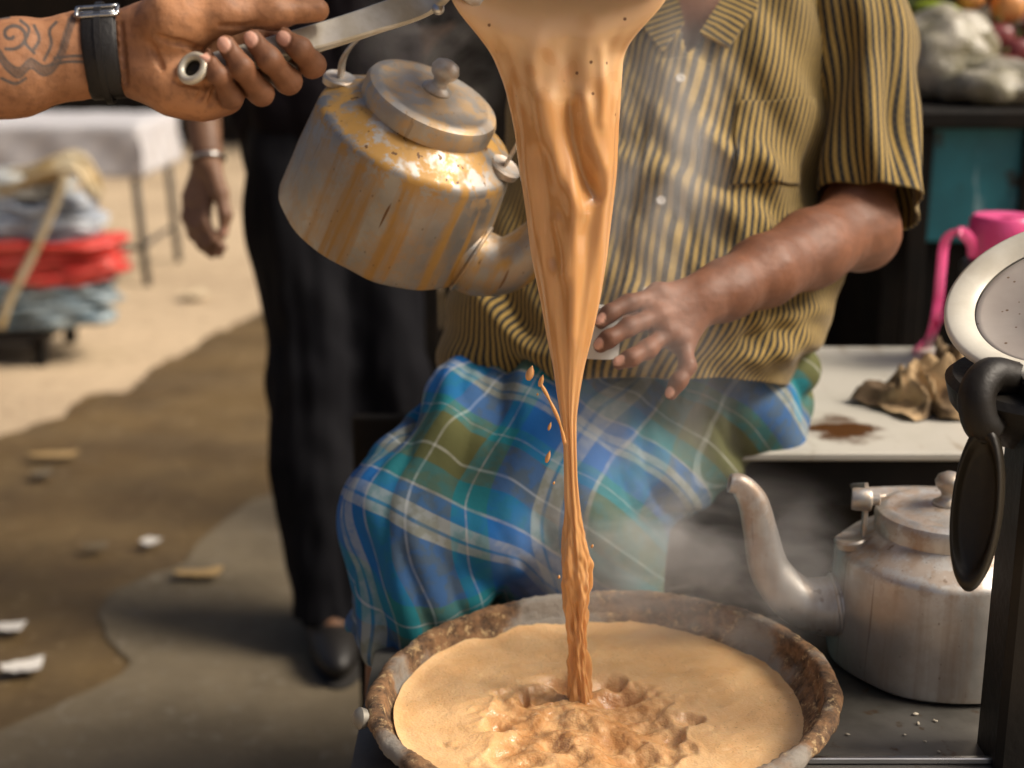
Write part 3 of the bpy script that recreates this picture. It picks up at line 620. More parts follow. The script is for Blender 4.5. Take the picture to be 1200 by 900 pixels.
# churned, darker tea in front of the fall; foam sheet everywhere else
ch = np.sqrt((dx / 0.092) ** 2 + (np.where(dy > -0.055, (dy + 0.055) / 0.075, (dy + 0.055) / 0.13)) ** 2) + 0.10 * n2 + 0.02 * n3 + 0.09 * n1
churn = 1 / (1 + np.exp((ch - 0.95) * 9)); pit = np.exp(-((np.hypot(dx * 0.62, dy * 0.9) - 0.024) / 0.013) ** 2) / (1 + np.exp(-(dy + 0.012) * 240)) * np.clip(0.8 + 0.6 * n2, 0, 1.4)
zz = ZT + 0.0006 * n1 + 0.0003 * n2 + 0.0001 * n3 - churn * 0.0075 + churn * (0.0017 * n2 + 0.0018 * n1 + 0.0004 * n3 + 0.0002 * n4 + 0.002) - np.clip(pit, 0, 1.3) * 0.019
lipr = np.exp(-((ch - 1.12) / 0.13) ** 2); zz += lipr * (0.0018 + 0.0004 * n3)
zz += 0.0035 * np.clip((RRR - 0.188) / 0.012, 0, 1) ** 2 + (X - PC[0]) * 0.012; Vt = np.stack([X, Y, zz], 1)
m = Mat('milk_tea_foam'); fo = m.attr('foam')
foam = m.mix(m.ramp(m.noise(28, 6), 0.35, 0.68), (0.76, 0.49, 0.245), (0.70, 0.42, 0.19)); tea = m.mix(m.ramp(m.noise(20, 5, dist=1.6, rough=0.6), 0.36, 0.66), (0.50, 0.245, 0.09), (0.70, 0.42, 0.195))
c = m.mix(fo, tea, foam); bub = m.ramp(m.vor(210), 0.20, 0.12); patchy = m.ramp(m.noise(16, 3, off=(1, 5, 2)), 0.46, 0.60)
c = m.mix(m.math('MULTIPLY', m.math('MULTIPLY', bub, patchy), 0.55), c, (0.22, 0.10, 0.035))
c = m.mix(m.math('MULTIPLY', m.ramp(m.noise(75, 6, off=(3, 3, 3), rough=0.7), 0.58, 0.72), 0.6), c, (0.84, 0.60, 0.34))
m.set(Base_Color=c, Roughness=m.mixf(fo, 0.16, 0.38), Subsurface_Weight=0.25, Subsurface_Radius=(0.012, 0.006, 0.003), Subsurface_Scale=0.5)
m.bump(m.vor(420), 0.4, 0.0010); m.bump(m.vor(190), 0.25, 0.0012); m.bump(m.noise(60, 3), 0.15, 0.0015); TEAF = m.m
tag(obj('milky_tea', Vt, grid_faces(nr, na), TEAF, attrs={'foam': np.clip(1 - churn - 0.9 * pit, 0, 1)}), 'frothy milky tea filling the wide pan, churned where the stream lands', 'tea')

# ------------------------------------------------------------------ saucepan being emptied, tilted towards the front
YS = 1.268; LIP = GY(654, 34, YS); el = R(32); RS = 0.108
A_ = np.array([0.04, -math.cos(el), -math.sin(el)]); A_ /= np.linalg.norm(A_); DN = np.array([0, math.sin(el), -math.cos(el)]); DN -= A_ * (DN @ A_); DN /= np.linalg.norm(DN)
CR = LIP - RS * DN; SX = np.cross(DN, A_); MS = frame(CR, A_, SX)
spn = thing('saucepan', 'steel saucepan with a long handle, tipped over and pouring tea', 'saucepan', M=Matrix(MS.tolist()))
SPAN = alu_mat('saucepan_metal', (0.30, 0.17, 0.06), 0.7, 0.35, 0.95)
pr = [(0.001, -0.128), (0.085, -0.127), (0.094, -0.118), (0.098, -0.06), (0.1035, -0.008), (0.1075, -0.002), (0.1105, 0.0), (0.112, 0.0018), (0.110, 0.0034), (0.106, 0.0022), (0.1015, -0.004), (0.096, -0.06), (0.091, -0.115), (0.083, -0.1235), (0.001, -0.1245)]
obj('bowl', *lathe(pr, 96, False, False), SPAN, spn, sharp=50, local=True)
# handle: flat steel bar from the bowl's side to the ring end in the hand
fi = R(54); ATT = CR + 0.104 * (math.cos(fi) * DN - math.sin(fi) * SX) - A_ * 0.018
if project(ATT[None])[0][0] > 650: ATT = CR + 0.104 * (math.cos(fi) * DN + math.sin(fi) * SX) - A_ * 0.018
hp = catmull([ATT, P(505, -1, 1.255), P(440, 22, 1.225), P(375, 42, 1.2), P(300, 62, 1.176), P(240, 77, 1.158)], 8)
WD = UP * 0.92 + AX * 0.38; hw = np.interp(np.linspace(0, 1, len(hp)), [0, 0.15, 0.6, 1], [0.034, 0.027, 0.023, 0.018])
HSTEEL = plain('handle_metal', (0.66, 0.64, 0.57), 0.42, 0.35, c2=(0.50, 0.46, 0.36), scale=30, bscale=120)
hd = obj('handle', *strip(hp, WD, hw, 0.006), HSTEEL, spn, sharp=35)
low = hp - np.cross(np.gradient(hp, axis=0) / np.linalg.norm(np.gradient(hp, axis=0), axis=1)[:, None], np.array([0, 0, 0])) ; off = np.array([0, 0.006, -0.0115])
obj('handle_flange', *strip(hp[:-6] + off, AX + 0.2 * UP, 0.012, 0.0025), HSTEEL, spn, sharp=35)
obj('hanging_ring', *torus(P(226, 80, 1.152), -AX * 0.9 + UP * 0.25 - RT * 0.35, 0.0108, 0.0036, 32, 10), HSTEEL, spn)
obj('ring_dark_disc', *place(lathe([(0.0005, -0.002), (0.0085, -0.002), (0.0085, 0.0004), (0.0005, 0.0)], 24), frame(P(226, 80, 1.1545), -AX * 0.9 + UP * 0.25 - RT * 0.35)), BLACK_IRON, spn)  # black disc standing in for the dark of the ring's hole
for q in (P(514, 12, 1.252), P(522, -4, 1.256)): obj('rivet', *place(lathe([(0.0055, -0.002), (0.0055, 0.001), (0.004, 0.003), (0.0005, 0.0038)], 16), frame(q - AX * 0.006, -AX + UP * 0.3)), STEEL, spn)
# tea left in the saucepan + the falling stream
rows = [(-6, 654, 126), (10, 653, 118), (28, 652, 103), (45, 652, 89), (65, 654, 77), (100, 660, 69), (150, 664, 62), (200, 666, 57.5), (250, 667, 51), (300, 667, 45), (350, 668, 35.5), (400, 667, 25.5), (430, 666.5, 18.5), (460, 666, 14), (490, 666.5, 9.5), (520, 668, 8), (560, 669, 8), (600, 671, 9.5), (630, 673, 13), (655, 674, 16.5), (690, 675, 15), (720, 675, 11), (760, 677, 10), (800, 680, 12), (836, 682, 16)]
rp = np.array([r[0] for r in rows], float); n = 330; py = np.linspace(-6, 836, n); cxp = np.interp(py, rp, [r[1] for r in rows]); hwp = np.interp(py, rp, [r[2] for r in rows])
ker = np.ones(9) / 9; hwp = np.convolve(np.pad(hwp, 4, 'edge'), ker, 'valid'); cxp = np.convolve(np.pad(cxp, 4, 'edge'), ker, 'valid')
t = np.linspace(0, 1, n); ypath = YS - 0.006 - 0.012 * np.sqrt(t) ; ypath[py < 45] += (1 - py[py < 45].clip(-6) / 45) ** 1.6 * 0.016
ypath += (LAND[1] - ypath[-1]) * t ** 1.5
na = 120; ang = np.linspace(0, 2 * math.pi, na, endpoint=False); V = np.zeros((n, na, 3)); U = np.zeros((n, na))
for i in range(n):
    c = GY(cxp[i], py[i], ypath[i]); d = (c - CAMP) @ AX; a = hwp[i] * d / FPX; b = a * np.interp(py[i], [0, 100, 300, 480, 836], [0.16, 0.34, 0.5, 0.85, 0.95])
    V[i, :, 0] = c[0] + a * np.cos(ang); V[i, :, 1] = c[1] - b * np.sin(ang) - 0.030 * np.cos(ang) ** 2 * max(0, 1 - (py[i] + 6) / 70) ** 1.3; V[i, :, 2] = c[2]
V = V.reshape(-1, 3); F = grid_faces(n, na); F = [f[::-1] for f in F]; F.append(tuple(range(na))); F.append(tuple((n - 1) * na + j for j in range(na))[::-1])
nn = vnormals(V, F)
if (nn[:, 1] * -(np.repeat(1, len(V)))).dot(np.tile(np.sin(ang), n)) < 0: F = [f[::-1] for f in F]; nn = -nn
tt = np.repeat(t, na); wid = np.repeat(hwp, na) / 110; cc = np.repeat(cxp, na); xs_ = (V[:, 0] - np.repeat(V.reshape(n, na, 3)[:, :, 0].mean(1), na)) / np.maximum(wid, 0.05)
Q = np.stack([xs_, np.tile(np.sin(ang), n) * 0.05, V[:, 2]], 1)
rel_ = np.exp(-((np.repeat(py, na) - 190) / 110) ** 2)
dsp = Noise(0.055, 24, 91, (1, 1, 0.22))(Q) * 0.0022 + rel_ * Noise(0.050, 24, 98, (1, 1, 0.62))(Q * [1, 0, 1]) * 0.0012 + Noise(0.026, 30, 92, (1, 1, 0.2))(Q) * 0.0006
# a few deeper vertical folds in the middle of the sheet
zz = V[:, 2]; zA = GY(668, 200, YS)[2]; fold = np.exp(-((xs_ - 0.024 - 0.10 * (zz - zA)) / 0.010) ** 2) * np.exp(-((zz - zA) / 0.055) ** 2) * 0.006 - np.exp(-((xs_ + 0.004 - 0.14 * (zz - zA)) / 0.011) ** 2) * np.exp(-((zz - zA) / 0.05) ** 2) * 0.005
front = np.clip(np.tile(np.sin(ang), n), 0, 1); amp = np.clip(wid * 2.0, 0.34, 1.0) * np.clip((np.repeat(py, na) + 6) / 60, 0.15, 1)
low_ = np.clip((tt - 0.70) / 0.08, 0, 1); rag = (Noise(0.03, 24, 94, (1, 1, 0.5))(Q * [0.4, 1, 1]) * 0.0013 + Noise(0.016, 24, 95)(Q * [0.5, 1, 1]) * 0.0005) * low_
# creases and swells running down the middle of the sheet
sxp, syp = project(V)
def swell(pts, sig, hgt):
    q = catmull(np.array(pts, float), 6); dmin = np.full(len(V), 1e9)
    for a, b in zip(q, q[1:]):
        v = b - a; tq = np.clip(((sxp - a[0]) * v[0] + (syp - a[1]) * v[1]) / (v @ v + 1e-9), 0, 1); dmin = np.minimum(dmin, np.hypot(sxp - a[0] - tq * v[0], (syp - a[1] - tq * v[1]) * 0.6))
    return hgt * np.exp(-(dmin / sig) ** 2)
fold = swell([(640, 120), (645, 170), (660, 215), (682, 245)], 11, 0.0075) + swell([(668, 128), (672, 165), (684, 205), (700, 228)], 6, -0.0065) + swell([(684, 120), (692, 160), (702, 195)], 8, 0.0055) + swell([(704, 60), (706, 100), (703, 140)], 6, 0.003) + swell([(652, 262), (657, 290), (660, 320)], 7, 0.0045) + swell([(632, 190), (640, 240), (648, 300)], 8, -0.003) + swell([(676, 270), (672, 330), (668, 390)], 9, 0.003) + swell([(628, 60), (626, 110), (632, 160)], 10, 0.003)
front = front ** 0.7
V = V + nn * ((dsp * (0.2 + 0.8 * front)) * amp + fold * front + rag)[:, None]
m = Mat('pouring_tea'); st1 = m.ramp(m.noise(1, 4, aniso=(75, 75, 9)), 0.32, 0.68); c = m.mix(st1, (0.62, 0.325, 0.125), (0.56, 0.28, 0.10)); c = m.mix(m.math('MULTIPLY', m.ramp(m.noise(1, 3, aniso=(120, 120, 14), off=(2, 2, 2)), 0.60, 0.75), 0.3), c, (0.74, 0.47, 0.24))
fz = m.attr('froth'); c = m.mix(fz, c, (0.74, 0.48, 0.25)); bb_ = m.ramp(m.vor(88), 0.15, 0.11); c = m.mix(m.math('MULTIPLY', m.math('MULTIPLY', bb_, m.ramp(m.noise(17, 2, off=(0.3, 0, 0)), 0.50, 0.58)), m.ramp(fz, 0.15, 0.4)), c, (0.18, 0.08, 0.03))
m.set(Base_Color=c, Roughness=m.mixf(fz, 0.22, 0.36), Specular_IOR_Level=0.75, Subsurface_Weight=0.2, Subsurface_Radius=(0.02, 0.009, 0.003), Subsurface_Scale=0.5, Coat_Weight=0.6, Coat_Roughness=0.12, IOR=1.4); m.bump(m.noise(1, 2, aniso=(40, 40, 14), off=(1, 1, 1)), 0.2, 0.004); POUR = m.m
froth = np.clip(1 - (np.repeat(py, na) - 50) / 85 + 0.25 * Noise(0.03, 20, 97)(Q), 0, 1) * 0.85
stm = thing('tea_stream', 'long smooth stream of milky tea falling from saucepan to pan', 'tea stream', LAND)
obj('fall', V, F, POUR, stm, attrs={'froth': froth})
# tea lying in the tipped saucepan, running to the lip
TS = []; nw, nl = 40, 24
for j in range(nl):
    s = j / (nl - 1); c = LIP + np.array([0, 0.018, 0.0]) * (1 - s) + (-A_ * 0.10 * s) + DN * (-0.010 - 0.012 * s) + np.array([0, 0, 0.006]) * (1 - s); hwid = (0.066 - 0.008 * s)
    for i in range(nw):
        u = i / (nw - 1) * 2 - 1; sag = -DN * (0.018 * u * u * (1 if True else 0)); TS.append(c + SX * hwid * u * 0.93 + sag + np.array([0, 0, 0.0018 * math.sin(7 * u + 9 * s)]))
o = obj('pan_tea', np.array(TS), grid_faces(nl, nw, False), POUR, stm, attrs={'froth': np.ones(len(TS)) * 0.9}); o.modifiers.new('thickness', 'SOLIDIFY').thickness = 0.012
DROP = lathe([(0.0004, -0.5), (0.30, -0.42), (0.47, -0.2), (0.5, 0.0), (0.42, 0.22), (0.25, 0.4), (0.1, 0.52), (0.0004, 0.62)], 14); me = None
for i, (px_, py_, s, rz) in enumerate([(621, 438, 5.5, 1.8), (634, 447, 3.4, 2.4), (642, 536, 3.2, 2.6), (644, 500, 2.2, 2.6), (649, 566, 1.6, 1.4), (694, 640, 1.8, 1.6), (655, 676, 2, 1.4), (630, 462, 1.5, 1.2)]):
    c = GY(px_, py_, YS - 0.02); k = s / 1000 * 1.4; o = obj('droplet', DROP[0], DROP[1], POUR, stm, attrs={'froth': np.zeros(len(DROP[0]))}) if me is None else bpy.data.objects.new('droplet', me)
    if me is None: me = o.data
    else: COL.objects.link(o); o.parent = stm; o.matrix_parent_inverse = stm.matrix_basis.inverted()
    o.location = c; o.scale = (k, k, k * rz); o.rotation_euler = (0.1, 0.28 * (1 if i < 6 else 0), 0)

thr = catmull([GY(633, 449, YS - 0.02), GY(640, 461, YS - 0.02), GY(648, 477, YS - 0.02), GY(656, 496, YS - 0.018), GY(662, 520, YS - 0.016)], 8)
Vd, Fd = tube(thr, 0.0010 + 0.0009 * np.abs(np.sin(np.linspace(0, 8, len(thr)))), 10); obj('side_thread', Vd, Fd, POUR, stm, attrs={'froth': np.zeros(len(Vd))})
# ------------------------------------------------------------------ kettles (local axes: z up, spout towards +x or -x)
def kettle(name, label, M, r, hb, mat, lidmat, spout, srad, bail_pts, lug_r, handle_mat, bracket=False, bail_w=0.014):
    k = thing(name, label, 'kettle', M=M)
    pr = [(0.001, 0.0), (r * 0.93, 0.0), (r * 0.985, 0.004), (r, 0.012), (r * 0.992, hb * 0.5), (r * 0.965, hb - 0.006), (r * 0.955, hb - 0.002), (r * 0.935, hb + 0.0015), (r * 0.90, hb + 0.004), (r * 0.66, hb + 0.019), (r * 0.63, hb + 0.021), (r * 0.62, hb + 0.024)]
    V, F = lathe(pr, 96); V = V + vnormals(V, F) * (Noise(0.07, 20, 101 if bracket else 102)(V) * 0.0009)[:, None]; obj('body', V, F, mat, k, sharp=38, local=True)
    rl, z0 = r * 0.60, hb + 0.0215
    pl = [(rl + 0.004, z0 + 0.0), (rl + 0.0045, z0 + 0.016), (rl + 0.002, z0 + 0.021), (rl - 0.004, z0 + 0.0235), (rl * 0.86, z0 + 0.0245), (rl * 0.80, z0 + 0.0225), (rl * 0.5, z0 + 0.0265), (0.018, z0 + 0.0285), (0.001, z0 + 0.029)]
    ld = obj('lid', *lathe(pl, 72), lidmat, k, sharp=38, local=True)
    zk = z0 + 0.0285; obj('knob', *lathe([(0.016, zk), (0.0155, zk + 0.003), (0.010, zk + 0.006), (0.0075, zk + 0.010), (0.0085, zk + 0.014), (0.0135, zk + 0.019), (0.015, zk + 0.025), (0.0125, zk + 0.031), (0.006, zk + 0.0345), (0.001, zk + 0.035)], 32), STEEL2, ld, local=True)
    pth = catmull(spout, 10); rd = np.interp(np.linspace(0, 1, len(pth)), np.linspace(0, 1, len(srad)), srad); V, F = tube(pth, rd, 28, 1.0, ref=(0, 1, 0), caps=False)
    Vi, Fi = tube(pth[-12:], rd[-12:] * 0.8, 28, 1.0, ref=(0, 1, 0), caps=False)      # inner wall of the open tip
    nV = len(V); F2 = list(F) + [tuple(nV + i for i in f)[::-1] for f in Fi]; a0 = nV - 28; b0 = nV + len(Vi) - 28
    F2 += [(a0 + j, b0 + j, b0 + (j + 1) % 28, a0 + (j + 1) % 28)[::-1] for j in range(28)]
    sp = obj('spout', np.vstack([V, Vi]), F2, mat, k, local=True)
    obj('collar', *torus(pth[7], pth[8] - pth[6], rd[7] * 1.02, 0.0024, 36, 8), mat, sp, local=True)
    for s in (-1, 1):
        lx = lug_r * s; lz = hb + 0.004 + 0.019 * (0.90 - lug_r / r) / 0.24
        lg = obj('lug', *place(lathe([(0.0175, -0.004), (0.018, 0.003), (0.016, 0.005), (0.013, 0.0042), (0.001, 0.004)], 28), frame((lx, 0, lz + 0.001), (s * 0.16, 0, 1))), STEEL2, k, sharp=40, local=True)
        if bracket:
            hz = lz + 0.047
            obj('bracket', *box((lx - s * 0.012 - 0.0022, -0.0055, lz + 0.003), (lx - s * 0.012 + 0.0022, 0.0055, hz + 0.008), 0.001), STEEL2, lg, smooth=False, local=True)
            obj('hinge_bolt', *place(lathe([(0.011, -0.016), (0.012, -0.012), (0.012, 0.002), (0.0105, 0.004), (0.0055, 0.005), (0.0055, 0.012), (0.0035, 0.013)], 20), frame((lx - s * 0.014, 0, hz), (-s * 1.0, -0.2, 0))), STEEL2, lg, sharp=40, local=True)
    bp = catmull(bail_pts, 10); obj('bail_handle', *strip(bp, (0.0, 1.0, 0.15), bail_w, 0.004), handle_mat, k, sharp=40, local=True)
    return k
STEEL2 = alu_mat('kettle_fitting', (0.34, 0.2, 0.08), 0.2, 0.35, 1.0, 2.0)
# standing kettle on the stove, right
kb = P(1096, 770, 1.5); kb = kb + (ZS + 0.0015 - kb[2]) / ((kb - CAMP)[2]) * (kb - CAMP); dK = (kb - CAMP) @ AX; rk = 126 * dK / FPX
K1 = alu_mat('kettle_grey_metal', (0.26, 0.15, 0.07), 0.5, 0.45, 1.05)
sf = rk / 0.113
kettle('kettle', 'grey dented aluminium kettle standing on the stove beside the wide pan', Matrix.Translation(Vector(kb)), rk, 0.121 * sf, K1, K1,
       [(-0.090 * sf, 0, 0.062 * sf), (-0.118 * sf, 0, 0.058 * sf), (-0.150 * sf, 0, 0.066 * sf), (-0.178 * sf, 0, 0.098 * sf), (-0.190 * sf, 0, 0.140 * sf), (-0.199 * sf, 0, 0.172 * sf), (-0.212 * sf, 0, 0.190 * sf), (-0.224 * sf, 0, 0.193 * sf)], [0.034 * sf, 0.031 * sf, 0.0255 * sf, 0.021 * sf, 0.0175 * sf, 0.0155 * sf, 0.012 * sf, 0.0095 * sf],
       [(-0.082 * sf, 0.006, 0.181 * sf), (-0.080 * sf, 0.06, 0.162 * sf), (-0.055 * sf, 0.105, 0.146 * sf), (0, 0.122, 0.142 * sf), (0.055 * sf, 0.105, 0.146 * sf), (0.080 * sf, 0.06, 0.162 * sf), (0.082 * sf, 0.006, 0.181 * sf)], 0.096 * sf, STEEL2, bracket=True, bail_w=0.020)
# tilted kettle held up behind the stream
D2 = 1.53; ax2 = 0.40 * RT + 0.74 * UP - 0.54 * AX; ax2 /= np.linalg.norm(ax2); sx_ = RT * 0.88 - UP * 0.42 - AX * 0.02; b2 = P(441, 268, D2 + 0.03)
M2 = frame(b2, ax2, sx_); K2 = alu_mat('kettle_stained_metal', (0.33, 0.185, 0.045), 1.0, 1.0, 0.66); K2L = alu_mat('kettle_lid_metal', (0.45, 0.27, 0.09), 0.3, 0.55, 0.72)
r2 = 123 * D2 / FPX
kettle('kettle', 'rust and tea stained aluminium kettle tilted in the air behind the stream', Matrix(M2.tolist()), r2, 0.128, K2, K2L,
       [(0.088, -0.012, 0.034), (0.118, -0.012, 0.030), (0.148, -0.010, 0.046), (0.165, -0.004, 0.085), (0.172, 0, 0.125), (0.184, 0, 0.152), (0.200, 0, 0.165)], [0.040, 0.037, 0.030, 0.024, 0.019, 0.015, 0.011],
       [(-r2 * 0.86, 0.002, 0.136), (-r2 * 0.90, 0.0, 0.165), (-r2 * 0.78, 0.0, 0.205), (-r2 * 0.52, 0, 0.275), (-r2 * 0.12, 0, 0.318), (r2 * 0.25, 0, 0.318), (r2 * 0.65, 0, 0.270), (r2 * 0.86, 0, 0.19), (r2 * 0.86, 0.002, 0.136)], r2 * 0.86, STEEL2, bail_w=0.013)
BAIL_TOP = (M2 @ np.array([0.030, 0, 0.321, 1]))[:3]

# ------------------------------------------------------------------ dish on a black iron stand, right edge
XP = float(GY(1187, 700, 1.16)[0]); YP = 1.19
std = thing('iron_stand', 'black iron post with a bracket and hanging oval loop at the stove edge', 'stand', (XP + 0.03, YP, 0))
obj('post', *box((XP, YP - 0.03, 0), (XP + 0.07, YP + 0.03, float(GY(1180, 440, YP)[2])), 0.006), BLACK_IRON, std, smooth=False)
obj('foot', *box((XP - 0.06, YP - 0.09, 0.0), (XP + 0.13, YP + 0.09, 0.02), 0.004), BLACK_IRON, std, smooth=False)
dn = np.array([-0.42, -0.40, 0.95]); dn /= np.linalg.norm(dn); dc = P(1257, 352, 1.29); sxd = RT * 0.92 - UP * 0.38
cup = dc - dn * 0.055
obj('bracket_cup', *place(lathe([(0.02, -0.05), (0.045, -0.045), (0.066, -0.02), (0.072, 0.0), (0.066, 0.006), (0.03, 0.004)], 40), frame(P(1205, 450, 1.27), (0.0, -0.15, 1))), BLACK_IRON, std, sharp=40)
obj('clamp', *tube(catmull([P(1190, 445, 1.25), P(1160, 440, 1.235), P(1145, 462, 1.225), P(1148, 492, 1.225), P(1160, 505, 1.23)], 8), 0.016, 14), BLACK_IRON, std)
# the oval loop: a thick rounded disc with a sunken face
lc = P(1145, 594, 1.225); ln = -AX * 0.80 - RT * 0.55 + UP * 0.02; V, F = lathe([(0.001, -0.002), (0.045, -0.002), (0.055, 0.001), (0.0605, 0.007), (0.066, 0.009), (0.0715, 0.006), (0.074, 0.0), (0.0715, -0.007), (0.064, -0.011), (0.001, -0.012)], 64)
V = V * [0.29, 1.0, 1.0]; obj('oval_loop', *place((V, F), frame(lc, ln, RT * 0.8 - AX * 0.5 - UP * 0.10)), plain('sooty_iron', (0.010, 0.008, 0.005), 0.42, c2=(0.022, 0.017, 0.010), bump=0.3, bscale=90, Specular_IOR_Level=0.3), std)
obj('loop_link', *tube([P(1152, 500, 1.23), P(1150, 520, 1.228)], 0.011, 12), BLACK_IRON, std)
dsh = thing('enamel_dish', 'round whitish metal dish with a pale rim, propped on the black iron stand', 'dish', M=Matrix(frame(dc, dn, sxd).tolist()))
m = Mat('dish_inner'); c = m.mix(m.ramp(m.noise(9, 5), 0.3, 0.7), (0.47, 0.42, 0.37), (0.36, 0.31, 0.27)); c = m.mix(m.ramp(m.vor(85), 0.14, 0.09), c, (0.14, 0.08, 0.04)); m.set(Base_Color=c, Metallic=0.25, Roughness=0.38); m.bump(m.noise(40, 4), 0.15, 0.002); DI = m.m
rd = 0.112; obj('rim', *lathe([(0.086, 0.0005), (0.089, 0.0035), (0.096, 0.0075), (rd - 0.004, 0.0105), (rd, 0.009), (rd + 0.001, 0.005), (rd - 0.002, 0.001), (0.098, -0.004), (0.087, -0.008)], 96, False, False), plain('dish_rim_enamel', (0.66, 0.63, 0.54), 0.35, c2=(0.50, 0.46, 0.37), scale=14), dsh, local=True)
obj('bowl', *lathe([(0.0875, -0.0045), (0.085, -0.0005), (0.080, -0.003), (0.04, -0.0075), (0.022, -0.004), (0.015, 0.004), (0.001, 0.007)], 96, False, False), DI, dsh, local=True)
obj('underside', *lathe([(0.001, -0.03), (0.05, -0.028), (0.080, -0.014), (0.0875, -0.0085)], 64, False, False), BLACK_IRON, dsh, local=True)
# crumbs on the stove top
CR_M = plain('crumb', (0.52, 0.46, 0.36), 0.8)
for i, (px_, py_, s) in enumerate([(1072, 838, 5), (1076, 849, 5), (1096, 846, 4), (1060, 862, 3), (1084, 870, 3), (993, 862, 4), (1100, 882, 3), (980, 812, 3.5)]):
    c = G(px_, py_, ZS); V, F = lathe([(0.0004, 0), (0.8, 0.05), (1, 0.35), (0.7, 0.75), (0.0004, 0.85)], 7); V = V * (1 + 0.25 * Noise(0.9, 8, 200 + i)(V))[:, None] * s / 2300 * [1.5, 1, 0.8]
    o = obj('crumb', V, F, CR_M); o.location = (c[0], c[1], ZS + 0.0008); o.rotation_euler = (0, 0, i * 1.3); tag(o, 'small pale crumb lying on the greasy stove top', 'crumb', 'crumbs on the stove top')
# ------------------------------------------------------------------ people: shared builders
def nrm(v): v = np.array(v, float); return v / np.linalg.norm(v)
def zeros(n): return {k: np.zeros(n) for k in ('palm', 'nail', 'ink', 'knuckle')}
def nails_attr(V, fingers, sz=1.0):
    """fingers: (PIP, DIP, TIP, tip radius, dorsal direction). Returns nail and knuckle masks."""
    na = np.zeros(len(V)); kn = np.zeros(len(V))
    for pip, dip, tip, r, dor in fingers:
        t = nrm(tip - dip); n = nrm(dor - t * (dor @ t)); s = np.cross(t, n); c = tip - t * r * 0.05 + n * r * 0.8; q = V - c
        e = np.sqrt((q @ t / (r * 0.95)) ** 2 + (q @ s / (r * 0.74)) ** 2 + (q @ n / (r * 0.75)) ** 2); na = np.maximum(na, np.clip((1.08 - e) / 0.16, 0, 1))
        for j, a in ((dip, 0.85), (pip, 0.9)):
            q = V - (j + n * r); e = np.sqrt((q @ t / (r * 0.5)) ** 2 + (q @ s / (r * 1.2)) ** 2 + (q @ n / r) ** 2); kn = np.maximum(kn, a * np.clip(1.1 - e, 0, 1))
    return na, kn
def groove_nails(V, fingers):
    """Lift the nail plate a little and sink a groove round it."""
    W = V.copy()
    for pip, dip, tip, r, dor in fingers:
        t = nrm(tip - dip); n = nrm(dor - t * (dor @ t)); s = np.cross(t, n); c = tip - t * r * 0.05 + n * r * 0.8; q = V - c
        e = np.sqrt((q @ t / (r * 0.95)) ** 2 + (q @ s / (r * 0.74)) ** 2 + (q @ n / (r * 0.75)) ** 2); W -= (np.exp(-((e - 1.12) / 0.16) ** 2) * r * 0.10)[:, None] * n
    return W
def relaxed_hand(wr, d, palm_n, side, curl=0.5, h=0.003, sc=1.0):
    """A slightly curled hand with five fingers at the wrist point wr, pointing along d."""
    d = nrm(d); pn = nrm(palm_n - d * (np.array(palm_n) @ d)); s = np.cross(d, pn) * side; wr = np.array(wr, float); f = Field(wr - 0.24 * sc, wr + 0.24 * sc, h); L = []
    Z = lambda a, b, c: wr + sc * (a * d + b * s + c * pn)
    f.cone(wr - d * 0.03, Z(0.02, 0, 0), 0.026 * sc, 0.024 * sc, 0.01)
    for i, (b, ln) in enumerate(((0.030, 0.082), (0.010, 0.090), (-0.010, 0.084), (-0.028, 0.068))):
        m0 = Z(0.088 - 0.004 * i, b, 0); f.cone(Z(0.01, b * 0.5, 0), m0, 0.014 * sc, 0.0125 * sc, 0.012); p = m0; a = curl * 0.5; pts = [m0]
        for q in (0.46, 0.30, 0.24):
            p = p + sc * ln * q * (math.cos(a) * d + math.sin(a) * pn); pts.append(p); a += curl
        f.chain(pts, [0.0105 * sc, 0.0095 * sc, 0.0085 * sc, 0.0072 * sc], 0.005); L.append((pts[1], pts[2], pts[3], 0.0075 * sc, -pn))
    th = [Z(0.015, 0.020, 0.006), Z(0.045, 0.045, 0.016), Z(0.075, 0.052, 0.026), Z(0.098, 0.050, 0.032)]; f.chain(th, [0.016 * sc, 0.013 * sc, 0.0105 * sc, 0.0085 * sc], 0.012)
    L.append((th[1], th[2], th[3], 0.0088 * sc, s)); V, F = f.mesh(2); return groove_nails(V, L), F, L
